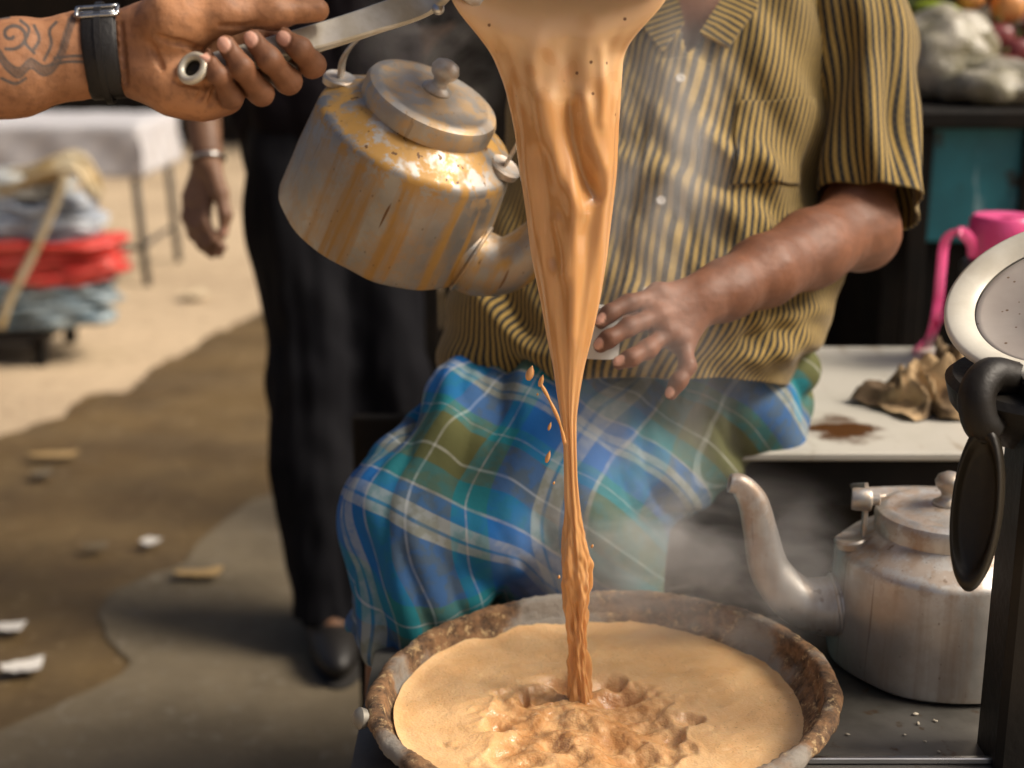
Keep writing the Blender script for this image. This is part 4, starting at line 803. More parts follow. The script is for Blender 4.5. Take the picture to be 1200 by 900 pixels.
def head(f, c, face, s=1.0):
    """Skull, jaw, brow, nose, lips, ears and eye hollows around c, looking along face."""
    fw = nrm([face[0], face[1], 0]); sd = np.cross(fw, [0, 0, 1]); up = np.array([0, 0, 1.0]); A = [fw, sd, up]; c = np.array(c, float); Z = lambda a, b, e: c + s * (a * fw + b * sd + e * up)
    f.ell(Z(-0.01, 0, 0.03), (0.098 * s, 0.077 * s, 0.092 * s), A, 0.01); f.ell(Z(0.03, 0, -0.045), (0.062 * s, 0.058 * s, 0.075 * s), A, 0.03); f.ell(Z(0.072, 0, -0.098), (0.022 * s, 0.026 * s, 0.02 * s), A, 0.03)
    f.cone(Z(0.084, -0.035, 0.022), Z(0.084, 0.035, 0.022), 0.011 * s, 0.011 * s, 0.015); f.cone(Z(0.09, 0, 0.012), Z(0.112, 0, -0.03), 0.008 * s, 0.013 * s, 0.01)
    for b in (-1, 1):
        f.ell(Z(0.098, b * 0.033, 0.002), (0.016 * s, 0.017 * s, 0.010 * s), A, 0.01, 'cut'); f.ell(Z(0.082, b * 0.033, 0.002), (0.012 * s, 0.013 * s, 0.012 * s), A, 0.002); f.ell(Z(0.0, b * 0.08, -0.005), (0.02 * s, 0.009 * s, 0.033 * s), A, 0.006); f.ell(Z(0.1, b * 0.013, -0.036), (0.01 * s, 0.008 * s, 0.007 * s), A, 0.006)
    f.cone(Z(0.088, -0.02, -0.066), Z(0.088, 0.02, -0.066), 0.008 * s, 0.008 * s, 0.008); f.cone(Z(0.097, -0.022, -0.0665), Z(0.097, 0.022, -0.0665), 0.002, 0.002, 0.003, 'cut')
HAIR = plain('black_hair', (0.012, 0.010, 0.009), 0.5, bump=0.8, bscale=160, bdist=0.004)
def hair(parent, c, face, s=1.0):
    c = np.array(c, float); fw = nrm([face[0], face[1], 0]); sd = np.cross(fw, [0, 0, 1]); f = Field(c - 0.17, c + 0.17, 0.005); f.ell(c + s * (-0.014 * fw + np.array([0, 0, 0.036])), (0.104 * s, 0.083 * s, 0.098 * s), [fw, sd, [0, 0, 1]])
    f.half(c + s * (0.075 * fw + np.array([0, 0, 0.05])), nrm(fw * 0.8 + np.array([0, 0, -0.7])), 0.02); f.half(c + np.array([0, 0, -0.035]), (0, 0, -1), 0.01); V, F = f.mesh(2); V = V + vnormals(V, F) * (Noise(0.03, 20, 9)(V) * 0.003)[:, None]; return obj('hair', V, F, HAIR, parent)
def body_low(J, h=0.009, legs=True, arms=('L', 'R'), fat=1.0):
    """Torso, neck, head, limbs of a figure from its joints, one blended surface."""
    pts = np.array([v for k, v in J.items() if k != 'face']); f = Field(pts.min(0) - 0.26, pts.max(0) + 0.28, h); lat = nrm(J['shL'] - J['shR'])
    f.ell(J['pelvis'], (0.155 * fat, 0.11 * fat, 0.11), [lat, np.cross([0, 0, 1], lat), [0, 0, 1]], 0.05)
    mid = (J['pelvis'] + J['chest']) / 2; f.ell(mid, (0.14 * fat, 0.105 * fat, 0.17), [lat, np.cross([0, 0, 1], lat), [0, 0, 1]], 0.06); f.ell(J['chest'], (0.165, 0.11, 0.19), [lat, np.cross([0, 0, 1], lat), [0, 0, 1]], 0.06)
    f.cone(J['chest'] + [0, 0, 0.1], J['neck'], 0.075, 0.055, 0.05); f.cone(J['neck'], J['head'] + [0, 0, -0.05], 0.055, 0.052, 0.03); head(f, J['head'], J['face'])
    for s in 'LR':
        f.cone(J['chest'] + [0, 0, 0.1], J['sh' + s], 0.07, 0.058, 0.05)
        if s in arms: f.chain([J['sh' + s], J['el' + s], J['wr' + s]], [0.054, 0.041, 0.028], 0.03, 0.02)
        else: f.cone(J['sh' + s], J['sh' + s] * 0.45 + J['el' + s] * 0.55, 0.054, 0.046, 0.03)
        f.chain([J['hip' + s], J['kn' + s], J['an' + s]], [0.085, 0.058, 0.04], 0.04, 0.03); q = J['ft' + s]; f.cone(J['an' + s] + [0, 0, -0.02], q, 0.036, 0.028, 0.03)
    return f.mesh(3)
def garment(lo, hi, h, prims, cuts, folds, seed, k=0.03, aniso=(1, 1, 0.35), sc=0.10):
    f = Field(lo, hi, h)
    for p in prims:
        if p[0] == 'cone': f.cone(*p[1:5], k)
        elif p[0] == 'chain': f.chain(p[1], p[2], k, 0.03)
        else: f.ell(p[1], p[2], p[3], k)
    for c in cuts: f.half(*c)
    V, F = f.mesh(3); n = vnormals(V, F); V = V + n * (Noise(sc, 30, seed, aniso)(V) * folds + Noise(sc * 0.35, 30, seed + 1, aniso)(V) * folds * 0.3)[:, None]; return V, F
def shoe(parent, an, d, mat, sole):
    d = nrm([d[0], d[1], 0]); s = np.cross([0, 0, 1], d); c = np.array([an[0], an[1], 0.0]); f = Field(c - [0.3, 0.3, 0.02], c + [0.3, 0.3, 0.2], 0.005); f.ell(c + d * 0.045 + [0, 0, 0.045], (0.135, 0.048, 0.042), [d, s, [0, 0, 1]], 0.02); f.ell(c - d * 0.03 + [0, 0, 0.06], (0.06, 0.042, 0.06), [d, s, [0, 0, 1]], 0.03); f.half((0, 0, 0.016), (0, 0, -1), 0.004)
    V, F = f.mesh(2); o = obj('shoe', V, F, mat, parent); t = np.linspace(0, 2 * math.pi, 30, endpoint=False); obj('sole', *solid([c + d * (0.045 + 0.14 * math.cos(a)) + s * 0.05 * math.sin(a) * (1 - 0.15 * math.cos(a + 2)) + [0, 0, 0.016] for a in t], (0, 0, -0.0145)), sole, o, smooth=False)
SHOE = plain('black_shoe', (0.014, 0.012, 0.011), 0.5); SOLE = plain('shoe_sole', (0.03, 0.027, 0.024), 0.9)

# ------------------------------------------------------------------ the pourer: left arm reaching in from the side
SK1 = skin_mat('pourer_skin', (0.23, 0.098, 0.045), (0.17, 0.073, 0.034), (0.52, 0.25, 0.115))
E1 = P(-215, 118, 1.14); W1 = P(150, 62, 1.186)
f = Field(P(-330, 240, 1.10) - [0, 0.12, 0], P(400, -60, 1.27) + [0, 0.10, 0.03], 0.00115)
f.f[:] = 0.2
iv = UP * 0.0105
for sgn in (-1, 1): f.chain([E1 + sgn * iv * 0.3 - [0.05, 0, -0.04], E1 + sgn * iv * 0.4, P(-60, 92, 1.165) + sgn * iv * 0.8, P(20, 79, 1.176) + sgn * iv, P(95, 65, 1.184) + sgn * iv, P(150, 61, 1.187) + sgn * iv, P(172, 62, 1.19) + sgn * iv * 1.3], [0.042, 0.040, 0.031, 0.0258, 0.0212, 0.0192, 0.019], 0.016, 0.02)
fing = {'index': [(318, 38, 1.226), (366, 76, 1.196), (352, 58, 1.1735), (334, 45, 1.1745)], 'middle': [(290, 60, 1.224), (338, 95, 1.190), (316, 70, 1.160), (296, 46, 1.161)], 'ring': [(264, 82, 1.218), (306, 109, 1.182), (283, 79, 1.1535), (265, 52, 1.154)], 'pinky': [(243, 100, 1.208), (271, 114, 1.174), (256, 89, 1.1515), (242, 66, 1.1525)]}
rads = {'index': [0.0125, 0.0103, 0.0092, 0.0078], 'middle': [0.0125, 0.0104, 0.0094, 0.0079], 'ring': [0.012, 0.0098, 0.0090, 0.0076], 'pinky': [0.0115, 0.0090, 0.0080, 0.0068]}
for nme, src in (('index', (178, 30, 1.196)), ('middle', (176, 48, 1.2)), ('ring', (174, 68, 1.2)), ('pinky', (172, 84, 1.196))): f.cone(P(*src), P(*fing[nme][0]), 0.0185, 0.0135, 0.016)
f.chain([P(168, 38, 1.178), P(205, 26, 1.170), P(262, 16, 1.169)], [0.0185, 0.0235, 0.0165], 0.014, 0.02)           # thenar
f.chain([P(262, 16, 1.169), P(322, 15, 1.176), P(373, 12, 1.186)], [0.0160, 0.0108, 0.0092], 0.010, 0.012); f.ell(P(322, 15, 1.176), (0.0125, 0.0118, 0.0115), None, 0.008)
f.chain([P(172, 86, 1.182), P(205, 98, 1.184), P(240, 108, 1.190), P(266, 112, 1.198)], [0.0195, 0.0225, 0.0190, 0.014], 0.014, 0.02)   # heel of the hand
L1 = []
for nme, q in fing.items():
    pts = [P(*a) for a in q]; f.chain(pts, rads[nme], 0.0025, 0.006); L1.append((pts[1], pts[2], pts[3], rads[nme][3] * 1.05, -AX * 0.9 - RT * 0.25 - UP * 0.1))
for a, b, r in (((141, 30), (147, 96), 0.0022), ((133, 28), (138, 96), 0.0016), ((186, 44), (214, 50), 0.003), ((214, 50), (250, 62), 0.0026), ((178, 52), (190, 80), 0.0016), ((258, 30), (300, 28), 0.0012), ((205, 95), (250, 100), 0.0012), ((232, 118), (240, 100), 0.0012), ((246, 122), (252, 104), 0.0012)):
    # creases: find the skin along the ray, then press a fine line in
    def surf(px, py):
        ds = np.linspace(1.12, 1.22, 200); pp = np.array([P(px, py, d) for d in ds]); ii = np.clip(np.round((pp - f.lo) / f.h).astype(int), 0, f.n - 1); v = f.f[ii[:, 0], ii[:, 1], ii[:, 2]]; k = np.argmax(v < 0); return pp[k] if (v < 0).any() else pp[90]
    ts = np.linspace(0, 1, 7); qs = [surf(a[0] + (b[0] - a[0]) * t, a[1] + (b[1] - a[1]) * t + 2 * math.sin(3 * t)) for t in ts]
    for u, v in zip(qs, qs[1:]): f.cone(u, v, r * 0.7, r * 0.7, 0.004, 'cut')
V, F = f.mesh(2); V = groove_nails(V, L1); nn = vnormals(V, F); V = V + nn * (Noise(0.016, 30, 301)(V) * 0.00013 + Noise(0.005, 30, 302)(V) * 0.00003)[:, None]
at = zeros(len(V)); at['nail'], at['knuckle'] = nails_attr(V, L1); px_, py_ = project(V); toward = -(nn @ AX)
nearf = np.full(len(V), 9.0)
for pip, dip, tip, r, dor in L1:
    for a, b in ((pip, dip), (dip, tip)):
        t = np.clip(((V - a) @ (b - a)) / ((b - a) @ (b - a)), 0, 1); nearf = np.minimum(nearf, np.linalg.norm(V - a - t[:, None] * (b - a), axis=1) - r)
at['palm'] = np.clip((px_ - 140) / 50, 0, 1) * np.clip((300 - px_) / 60, 0, 1) * np.clip((nearf - 0.004) / 0.004, 0, 1) * np.clip(toward * 1.6 + 0.2, 0, 1) * 0.8
at['palm'] = np.maximum(at['palm'], 0.42 * np.clip((150 - px_) / 30, 0, 1)); at['palm'] = np.maximum(at['palm'], 0.5 * np.clip((py_ < 31) * (px_ > 270), 0, 1) * np.clip((nearf - 0.004) / 0.004, 0, 1))
# tattoo on the inner forearm: a spiral and a waving band
def poly(pts, wpx, n=6):
    q = catmull(np.array(pts, float), n); d = np.full(len(V), 99.0)
    for a, b in zip(q, q[1:]):
        v = b - a; t = np.clip(((px_ - a[0]) * v[0] + (py_ - a[1]) * v[1]) / (v @ v + 1e-9), 0, 1); d = np.minimum(d, np.hypot(px_ - a[0] - t * v[0], py_ - a[1] - t * v[1]))
    return np.clip((wpx - d) / 1.4 + 0.5, 0, 1)
spi = [(14 + (3 + 2.4 * a) * math.cos(a + 1), 41 + (3 + 2.0 * a) * math.sin(a + 1)) for a in np.linspace(0, 7.2, 20)]; ink = poly(spi, 2.2)
band = [(-30, 66), (-8, 58), (8, 76), (22, 85), (36, 74), (50, 82), (62, 78), (72, 62), (78, 42), (84, 24)]; ink = np.maximum(ink, poly(band, 5.0) * 0.75); ink = np.maximum(ink, poly([(a, b - 5) for a, b in band], 1.3)); ink = np.maximum(ink, poly([(a, b + 6) for a, b in band[:8]], 1.3))
for q in ([(60, 76), (82, 72), (101, 73)], [(64, 68), (84, 66), (102, 66)], [(40, 62), (30, 50), (34, 34), (24, 24)], [(-20, 30), (-6, 22), (10, 20)], [(38, 60), (46, 46), (40, 30)], [(52, 70), (60, 52), (58, 36), (66, 26)], [(2, 92), (18, 98), (30, 92)], [(-30, 86), (-16, 92), (-4, 84)]): ink = np.maximum(ink, poly(q, 1.9))
at['ink'] = ink * (toward > 0.05) * (px_ < 104) * 0.92
S1 = E1 + np.array([-0.20, 0.03, 0.23]); ch = S1 + np.array([-0.03, -0.19, -0.13]); arm1 = (V, F, at)
J = dict(pelvis=ch + [0, 0, -0.36], chest=ch, neck=ch + [0.01, 0, 0.25], head=ch + [0.04, 0.02, 0.39], face=np.array([1, 0.35, 0]), shL=S1, elL=E1, wrL=W1, shR=ch + [-0.02, -0.19, 0.13], elR=ch + [-0.05, -0.26, -0.16], wrR=ch + [0.03, -0.25, -0.40])
pz = J['pelvis']
for s, o in (('L', 0.09), ('R', -0.09)): J['hip' + s] = pz + [0, o, -0.03]; J['kn' + s] = np.array([pz[0] + 0.02, pz[1] + o * 1.1, 0.48]); J['an' + s] = np.array([pz[0] - 0.02, pz[1] + o * 1.2, 0.08]); J['ft' + s] = J['an' + s] + [0.13, 0, -0.045]
Vb, Fb = body_low(J, arms=('R',)); Vh, Fh, Lh = relaxed_hand(J['wrR'], J['wrR'] - J['elR'], (0, 1, 0), 1); ab, ah = zeros(len(Vb)), zeros(len(Vh)); ah['nail'], ah['knuckle'] = nails_attr(Vh, Lh)
p1 = thing('person', 'person with a tattooed forearm and black wristwatch gripping the saucepan handle', 'person', (pz[0], pz[1], 0))
VV, FF = cat_mesh((V, F), (Vb, Fb), (Vh, Fh)); obj('body', VV, FF, SK1, p1, attrs={k: np.concatenate([at[k], ab[k], ah[k]]) for k in at})
hair(p1, J['head'], J['face']); lo, hi = ch - [0.45, 0.45, 0.6], ch + [0.5, 0.5, 0.35]; lat = nrm(J['shL'] - J['shR']); AXS = [lat, np.cross([0, 0, 1], lat), [0, 0, 1]]
prims = [('ell', ch, (0.185, 0.13, 0.21), AXS), ('ell', ch + [0, 0, -0.2], (0.17, 0.13, 0.2), AXS), ('ell', pz, (0.18, 0.135, 0.14), AXS)] + [('cone', ch + [0, 0, 0.1], J['sh' + s], 0.085, 0.072) for s in 'LR'] + [('cone', J['sh' + s], J['sh' + s] * 0.3 + J['el' + s] * 0.7, 0.070, 0.066) for s in 'LR']
V2, F2 = garment(lo, hi, 0.008, prims, [(pz + [0, 0, -0.06], (0, 0, -1)), (ch + [0, 0, 0.235], (0, 0, 1))], 0.005, 311); obj('shirt', V2, F2, plain('pourer_shirt', (0.08, 0.05, 0.04), 0.9), p1)
tr = [('ell', pz, (0.165, 0.12, 0.11), AXS)] + [('chain', [J['hip' + s], J['kn' + s], J['an' + s]], [0.10, 0.078, 0.066]) for s in 'LR']; V2, F2 = garment(pz - [0.3, 0.35, pz[2] + 0.02], pz + [0.3, 0.35, 0.15], 0.009, tr, [((0, 0, 0.07), (0, 0, -1))], 0.005, 313); obj('trousers', V2, F2, plain('pourer_trousers', (0.03, 0.03, 0.035), 0.9), p1)
for s in 'LR': shoe(p1, J['an' + s], (1, 0, 0), SHOE, SOLE)
# wristwatch
wd = nrm(P(150, 61, 1.187) - P(95, 65, 1.184)); wc = P(124, 62, 1.1855); va = nrm(UP - wd * (UP @ wd)); vb = np.cross(wd, va)
wt = thing('wristwatch', 'black leather wristwatch strap with a silver buckle on the tattooed forearm', 'watch', wc)
def cuff(c, hw, a, b, th, t0=0.0, t1=2 * math.pi, n=72, taper=0.0):
    closed = t1 - t0 > 6.28; V = []; T = np.linspace(t0, t1, n, endpoint=not closed)
    for i, t in enumerate(T):
        e = math.cos(t) * va * a + math.sin(t) * vb * b; o = nrm(math.cos(t) * va / a + math.sin(t) * vb / b); w_ = hw * (1 - taper * max(0, (i / (n - 1) - 0.86) / 0.14) ** 2)
        for u, v in ((-w_, 0), (-w_, th * 0.6), (-w_ * 0.9, th), (w_ * 0.9, th), (w_, th * 0.6), (w_, 0)): V.append(c + e + wd * u + o * v)
    m_ = len(T); F = [(i * 6 + j, i * 6 + (j + 1) % 6, ((i + 1) % m_) * 6 + (j + 1) % 6, ((i + 1) % m_) * 6 + j) for i in range(m_ if closed else m_ - 1) for j in range(6)]
    if not closed: F += [tuple(range(6))[::-1], tuple((m_ - 1) * 6 + j for j in range(6))]
    return np.array(V), F
LEA = plain('black_leather', (0.006, 0.006, 0.006), 0.5, c2=(0.012, 0.011, 0.011), bump=0.6, bscale=260, bdist=0.001, Specular_IOR_Level=0.35)
side = 1 if (vb @ AX) < 0 else -1                                  # sin(t) * side > 0 faces the lens
ra, rb_ = 0.0362, 0.0262
sp = obj('strap', *cuff(wc, 0.0145, ra, rb_, 0.0022), LEA, wt, sharp=40)
t0, t1 = (0.55, 2.75) if side > 0 else (-0.55, -2.75)
Vt_, Ft_ = cuff(wc, 0.0132, ra + 0.0024, rb_ + 0.0024, 0.0022, min(t0, t1), max(t0, t1), 60); obj('strap_tail', Vt_, Ft_, LEA, wt, sharp=40)
for q in (1.45, 2.05): obj('keeper', *cuff(wc, 0.0030, ra + 0.0036, rb_ + 0.0036, 0.0024), LEA, wt, sharp=40) if q > 2 else None
def onstrap(t, up_=0.0052): return wc + math.cos(t) * va * (ra + up_) + math.sin(t) * vb * (rb_ + up_)
for k in range(4):
    q = onstrap((1.25 + 0.27 * k) * side, 0.0047); obj('strap_hole', *torus(q, nrm(q - wc), 0.0012, 0.0005, 12, 6), BLACK_IRON, sp)
for t_ in (0.62, 0.93): q = [onstrap(t_ * side) + wd * u for u in np.linspace(-0.0168, 0.0168, 6)]; obj('buckle_bar', *tube(q, 0.0017, 10), STEEL, wt)
for u in (-0.0165, 0.0165): obj('buckle_bar', *tube([onstrap(t_ * side) + wd * u for t_ in np.linspace(0.62, 0.93, 5)], 0.0017, 10), STEEL, wt)
obj('buckle_plate', *strip([onstrap(0.78 * side, 0.0045) + wd * u for u in np.linspace(-0.0155, 0.0155, 5)], np.cross(wd, nrm(onstrap(0.78 * side) - wc)), 0.0065, 0.0016), STEEL, wt)
q = wc - (AX * -1) * 0.0285; obj('case', *place(lathe([(0.001, -0.003), (0.017, -0.003), (0.0185, 0.0), (0.0185, 0.004), (0.016, 0.006), (0.001, 0.006)], 36), frame(wc + vb * -side * (rb_ + 0.004), -side * vb)), STEEL, wt, sharp=40)

# ------------------------------------------------------------------ standing man in dark clothes
SK3 = skin_mat('standing_skin', (0.17, 0.085, 0.045), (0.12, 0.058, 0.03), (0.22, 0.11, 0.06))
hR, hL = P(345, 168, 2.66), P(432, 168, 2.70); H = (hR + hL) / 2
J = dict(pelvis=H + [0, 0, 0.05], chest=H + [0, -0.01, 0.36], neck=H + [0, 0, 0.58], head=H + [0, -0.03, 0.72], face=np.array([0.3, -1, 0]), shR=H + [-0.195, 0, 0.49], shL=H + [0.195, 0, 0.49], elR=P(221, 12, 2.56), wrR=P(243, 180, 2.5), elL=H + [0.19, 0.16, 0.24], wrL=H + [0.05, 0.21, 0.06])
J.update(hipR=hR, hipL=hL, knR=P(363, 440, 2.68), knL=P(450, 450, 2.73), anR=P(388, 716, 2.705), anL=P(462, 735, 2.76)); J['anR'][2] = 0.09; J['anL'][2] = 0.09
for s in 'LR': J['ft' + s] = J['an' + s] + [0.03, -0.13, -0.05]
Vb, Fb = body_low(J); ab = zeros(len(Vb)); wr = J['wrR']; f = Field(P(180, 330, 2.5) - [0, 0.12, 0], P(300, 100, 2.5) + [0, 0.12, 0.05], 0.0022)
f.cone(P(238, 130, 2.52), P(244, 192, 2.5), 0.031, 0.0255, 0.01); L3 = []
fg = [[(242, 236, 2.49), (241, 262, 2.475), (252, 282, 2.466), (261, 290, 2.468)], [(234, 238, 2.50), (233, 267, 2.485), (245, 288, 2.475), (257, 297, 2.476)], [(227, 236, 2.512), (226, 264, 2.50), (236, 287, 2.49), (248, 298, 2.49)], [(221, 230, 2.524), (219, 255, 2.514), (226, 275, 2.505), (236, 288, 2.503)]]
for i, q in enumerate(fg):
    pts = [P(*a) for a in q]; f.cone(P(243 - 2 * i, 195, 2.50 + 0.006 * i), pts[0], 0.0155, 0.0125, 0.014); f.chain(pts, [0.0112, 0.0098, 0.0088, 0.0076], 0.004, 0.006); L3.append((pts[1], pts[2], pts[3], 0.008, -RT - UP * 0.5))
th = [P(250, 200, 2.485), P(258, 226, 2.472), P(264, 252, 2.466), P(262, 273, 2.466)]; f.chain(th, [0.016, 0.0135, 0.0108, 0.0085], 0.012, 0.01); L3.append((th[1], th[2], th[3], 0.009, -AX + RT * 0.3))
Vh, Fh = f.mesh(2); ah = zeros(len(Vh)); ah['nail'], ah['knuckle'] = nails_attr(Vh, L3); ah['nail'] *= 0.5; ah['palm'] += 0.4
Vo, Fo, Lo = relaxed_hand(J['wrL'], J['wrL'] - J['elL'], (0, 1, 0), -1); ao = zeros(len(Vo)); ao['nail'], ao['knuckle'] = nails_attr(Vo, Lo)
p3 = thing('person', 'person standing in black clothes, one bare hand hanging by the hip', 'person', (H[0], H[1], 0)); VV, FF = cat_mesh((Vb, Fb), (Vh, Fh), (Vo, Fo)); obj('body', VV, FF, SK3, p3, attrs={k: np.concatenate([ab[k], ah[k], ao[k]]) for k in ab}); hair(p3, J['head'], J['face'])
DKT = plain('black_trouser_cloth', (0.006, 0.006, 0.008), 0.85, c2=(0.009, 0.009, 0.011), bscale=300, bump=0.2, bdist=0.001, Specular_IOR_Level=0.1)
lat = nrm(J['shL'] - J['shR']); AXS = [lat, np.cross([0, 0, 1], lat), [0, 0, 1]]; tr = [('ell', J['pelvis'], (0.165, 0.125, 0.13), AXS)] + [('chain', [J['hip' + s] + [0, 0, -0.02], J['kn' + s], J['an' + s] + [0, 0, -0.03]], [0.099, 0.082, 0.074]) for s in 'LR']
V2, F2 = garment(H - [0.4, 0.35, H[2] + 0.02], H + [0.4, 0.35, 0.2], 0.007, tr, [((0, 0, 0.075), (0, 0, -1))], 0.006, 321, sc=0.13); obj('trousers', V2, F2, DKT, p3)
prims = [('ell', J['chest'], (0.195, 0.135, 0.22), AXS), ('ell', H + [0, 0, 0.17], (0.18, 0.135, 0.2), AXS), ('ell', J['pelvis'] + [0, 0, 0.02], (0.185, 0.14, 0.13), AXS)] + [('cone', J['chest'] + [0, 0, 0.1], J['sh' + s], 0.085, 0.075) for s in 'LR'] + [('cone', J['sh' + s], J['sh' + s] * 0.15 + J['el' + s] * 0.85, 0.074, 0.068) for s in 'LR']
V2, F2 = garment(H - [0.5, 0.35, 0.2], H + [0.5, 0.35, 0.7], 0.008, prims, [(H + [0, 0, 0.0], (0, 0, -1)), (J['neck'] + [0, 0, -0.01], (0, 0, 1))], 0.005, 323); obj('shirt', V2, F2, plain('dark_shirt_cloth', (0.008, 0.006, 0.008), 0.9, Specular_IOR_Level=0.1), p3)
for s in 'LR': shoe(p3, J['an' + s], (0.2, -1, 0), SHOE, SOLE)
bq = P(243, 187, 2.5); tag(obj('bracelet', *torus(bq, P(238, 130, 2.52) - P(244, 192, 2.5), 0.0285, 0.0036, 48, 10), STEEL), 'thin silver bracelet on the wrist of the standing person in black', 'bracelet')
# ------------------------------------------------------------------ the seated man: body, lungi, striped shirt
SK2 = skin_mat('seated_skin', (0.20, 0.075, 0.033), (0.13, 0.050, 0.024), (0.28, 0.12, 0.055))
f = Field(P(660, 500, 1.42) - [0.0, 0.05, 0.0], P(1090, 110, 1.80) + [0, 0.02, 0.05], 0.0018)
shL, elL, wrL = P(990, -10, 1.80), P(1004, 268, 1.69), P(838, 345, 1.505); L2 = []
f.chain([P(1004, 120, 1.755), P(1006, 200, 1.725), elL + UP * 0.004, P(950, 292, 1.62), P(895, 318, 1.555), P(850, 340, 1.515), P(828, 350, 1.498)], [0.046, 0.043, 0.0425, 0.042, 0.0365, 0.0295, 0.0265], 0.02, 0.02)
f.ell(P(1012, 278, 1.70), (0.036, 0.036, 0.036), None, 0.03)
fg = {'index': [(772, 347, 1.474), (737, 355, 1.448), (714, 367, 1.434), (704, 377, 1.432)], 'middle': [(770, 371, 1.462), (737, 383, 1.434), (714, 397, 1.426), (704, 405, 1.428)], 'ring': [(780, 391, 1.464), (759, 409, 1.440), (739, 420, 1.430), (726, 425, 1.431)], 'pinky': [(799, 401, 1.472), (806, 428, 1.452), (795, 447, 1.445), (786, 461, 1.446)]}
for i, (k, q) in enumerate(fg.items()):
    pts = [P(*a) for a in q]; f.cone(P(826 - i, 341 + 5 * i, 1.498 - 0.002 * i), pts[0], 0.0165, 0.0130, 0.014); rd = [0.0108, 0.0092, 0.0084, 0.0074] if k != 'pinky' else [0.0102, 0.0086, 0.0078, 0.0068]
    f.chain(pts, rd, 0.0012, 0.006); f.ell(pts[0] - AX * 0.003, (0.0125, 0.012, 0.012), None, 0.008); L2.append((pts[1], pts[2], pts[3], rd[3], -AX * 0.8 - RT * 0.35 + (UP * 0.3 if k != 'pinky' else UP * 0.1)))
th = [P(815, 347, 1.518), P(778, 352, 1.526), P(745, 364, 1.518), P(724, 378, 1.503)]; f.chain(th, [0.017, 0.0145, 0.0112, 0.009], 0.012, 0.01); L2.append((th[1], th[2], th[3], 0.009, UP - AX * 0.2))
V, F = f.mesh(2); V = groove_nails(V, L2); nn = vnormals(V, F); V = V + nn * (Noise(0.03, 30, 401)(V) * 0.0003 + Noise(0.01, 30, 402)(V) * 0.00006)[:, None]; at = zeros(len(V)); at['nail'], at['knuckle'] = nails_attr(V, L2)
PL = P(742, 428, 1.86); CH = P(795, 150, 1.86); NK = P(806, -35, 1.83); TOP = BAIL_TOP
hipR, hipL = P(640, 445, 1.80), P(850, 450, 1.80); knR, knL = P(492, 602, 1.60), P(668, 592, 1.66); anR, anL = P(455, 900, 1.66), P(690, 900, 1.74); anR[2] = max(anR[2], 0.09); anL[2] = 0.09; anR[2] = 0.09
J = dict(pelvis=PL, chest=CH, neck=NK, head=NK + [-0.01, -0.05, 0.16], face=np.array([-0.25, -1, 0]), shL=shL, elL=elL, wrL=wrL, shR=P(655, -20, 1.84), elR=P(585, -190, 1.70), wrR=TOP + np.array([0.02, 0.055, 0.035]), hipL=hipL, hipR=hipR, knL=knL, knR=knR, anL=anL, anR=anR, ftL=anL + [-0.02, -0.13, -0.05], ftR=anR + [-0.04, -0.13, -0.05])
Vb, Fb = body_low(J, arms=('R',), fat=1.12); ab = zeros(len(Vb))
# right fist closed round the bail
bd = nrm((M2[:3, :3] @ np.array([1.0, 0, 0.0]))); wrv = J['wrR']; f = Field(TOP - 0.13, TOP + 0.16, 0.0028); up2 = nrm(wrv - TOP - bd * ((wrv - TOP) @ bd)); sd2 = np.cross(bd, up2); LR = []
f.cone(wrv, TOP + up2 * 0.03, 0.027, 0.028, 0.01)
for i, o in enumerate((0.03, 0.01, -0.010, -0.029)):
    c = TOP + bd * o; pts = [c + up2 * 0.024 + sd2 * 0.012, c - up2 * 0.004 + sd2 * 0.026, c - up2 * 0.022 + sd2 * 0.006, c - up2 * 0.012 - sd2 * 0.014]; f.cone(wrv - up2 * 0.02 + bd * o * 0.6, pts[0], 0.016, 0.013, 0.014); f.chain(pts, [0.0115, 0.0102, 0.0092, 0.008], 0.003); LR.append((pts[1], pts[2], pts[3], 0.0082, -up2))
f.chain([wrv - up2 * 0.01 + bd * 0.02, TOP + bd * 0.04 - sd2 * 0.012 + up2 * 0.012, TOP + bd * 0.022 - sd2 * 0.026 - up2 * 0.004], [0.016, 0.0125, 0.0095], 0.01)
Vr, Fr = f.mesh(2); ar = zeros(len(Vr)); ar['nail'], ar['knuckle'] = nails_attr(Vr, LR)
p2 = thing('person', 'seated person in a striped shirt and plaid lungi holding a small white cup', 'person', (PL[0], PL[1], 0)); VV, FF = cat_mesh((V, F), (Vb, Fb), (Vr, Fr)); obj('body', VV, FF, SK2, p2, attrs={k: np.concatenate([at[k], ab[k], ar[k]]) for k in at}); hair(p2, J['head'], J['face'])
# lungi: one draped surface over both thighs and the hanging right shin
LH = 0.0045; f = Field([-0.34, 1.36, 0.16], [0.46, 2.12, 0.95], LH)
f.ell(PL + [0, -0.02, -0.01], (0.205, 0.17, 0.115), None, 0.05); f.cone(hipR + [0, 0, -0.012], knR, 0.088, 0.078, 0.05); f.cone(hipL, knL, 0.104, 0.084, 0.05)
mR = P(482, 735, 1.62); f.chain([knR + [0, 0.01, -0.005], P(490, 680, 1.60), mR, P(486, 830, 1.64)], [0.076, 0.066, 0.060, 0.058], 0.045, 0.05); f.chain([knL + [0, 0.01, -0.005], P(672, 690, 1.70), P(690, 800, 1.74)], [0.080, 0.076, 0.08], 0.045, 0.05)
f.cone(P(640, 470, 1.66), P(580, 590, 1.62), 0.06, 0.05, 0.10)                     # cloth slung between the thighs
f.half((0, 0, G(430, 772, 0)[2] + float(P(430, 748, 1.60)[2])), (0, 0, -1), 0.006)
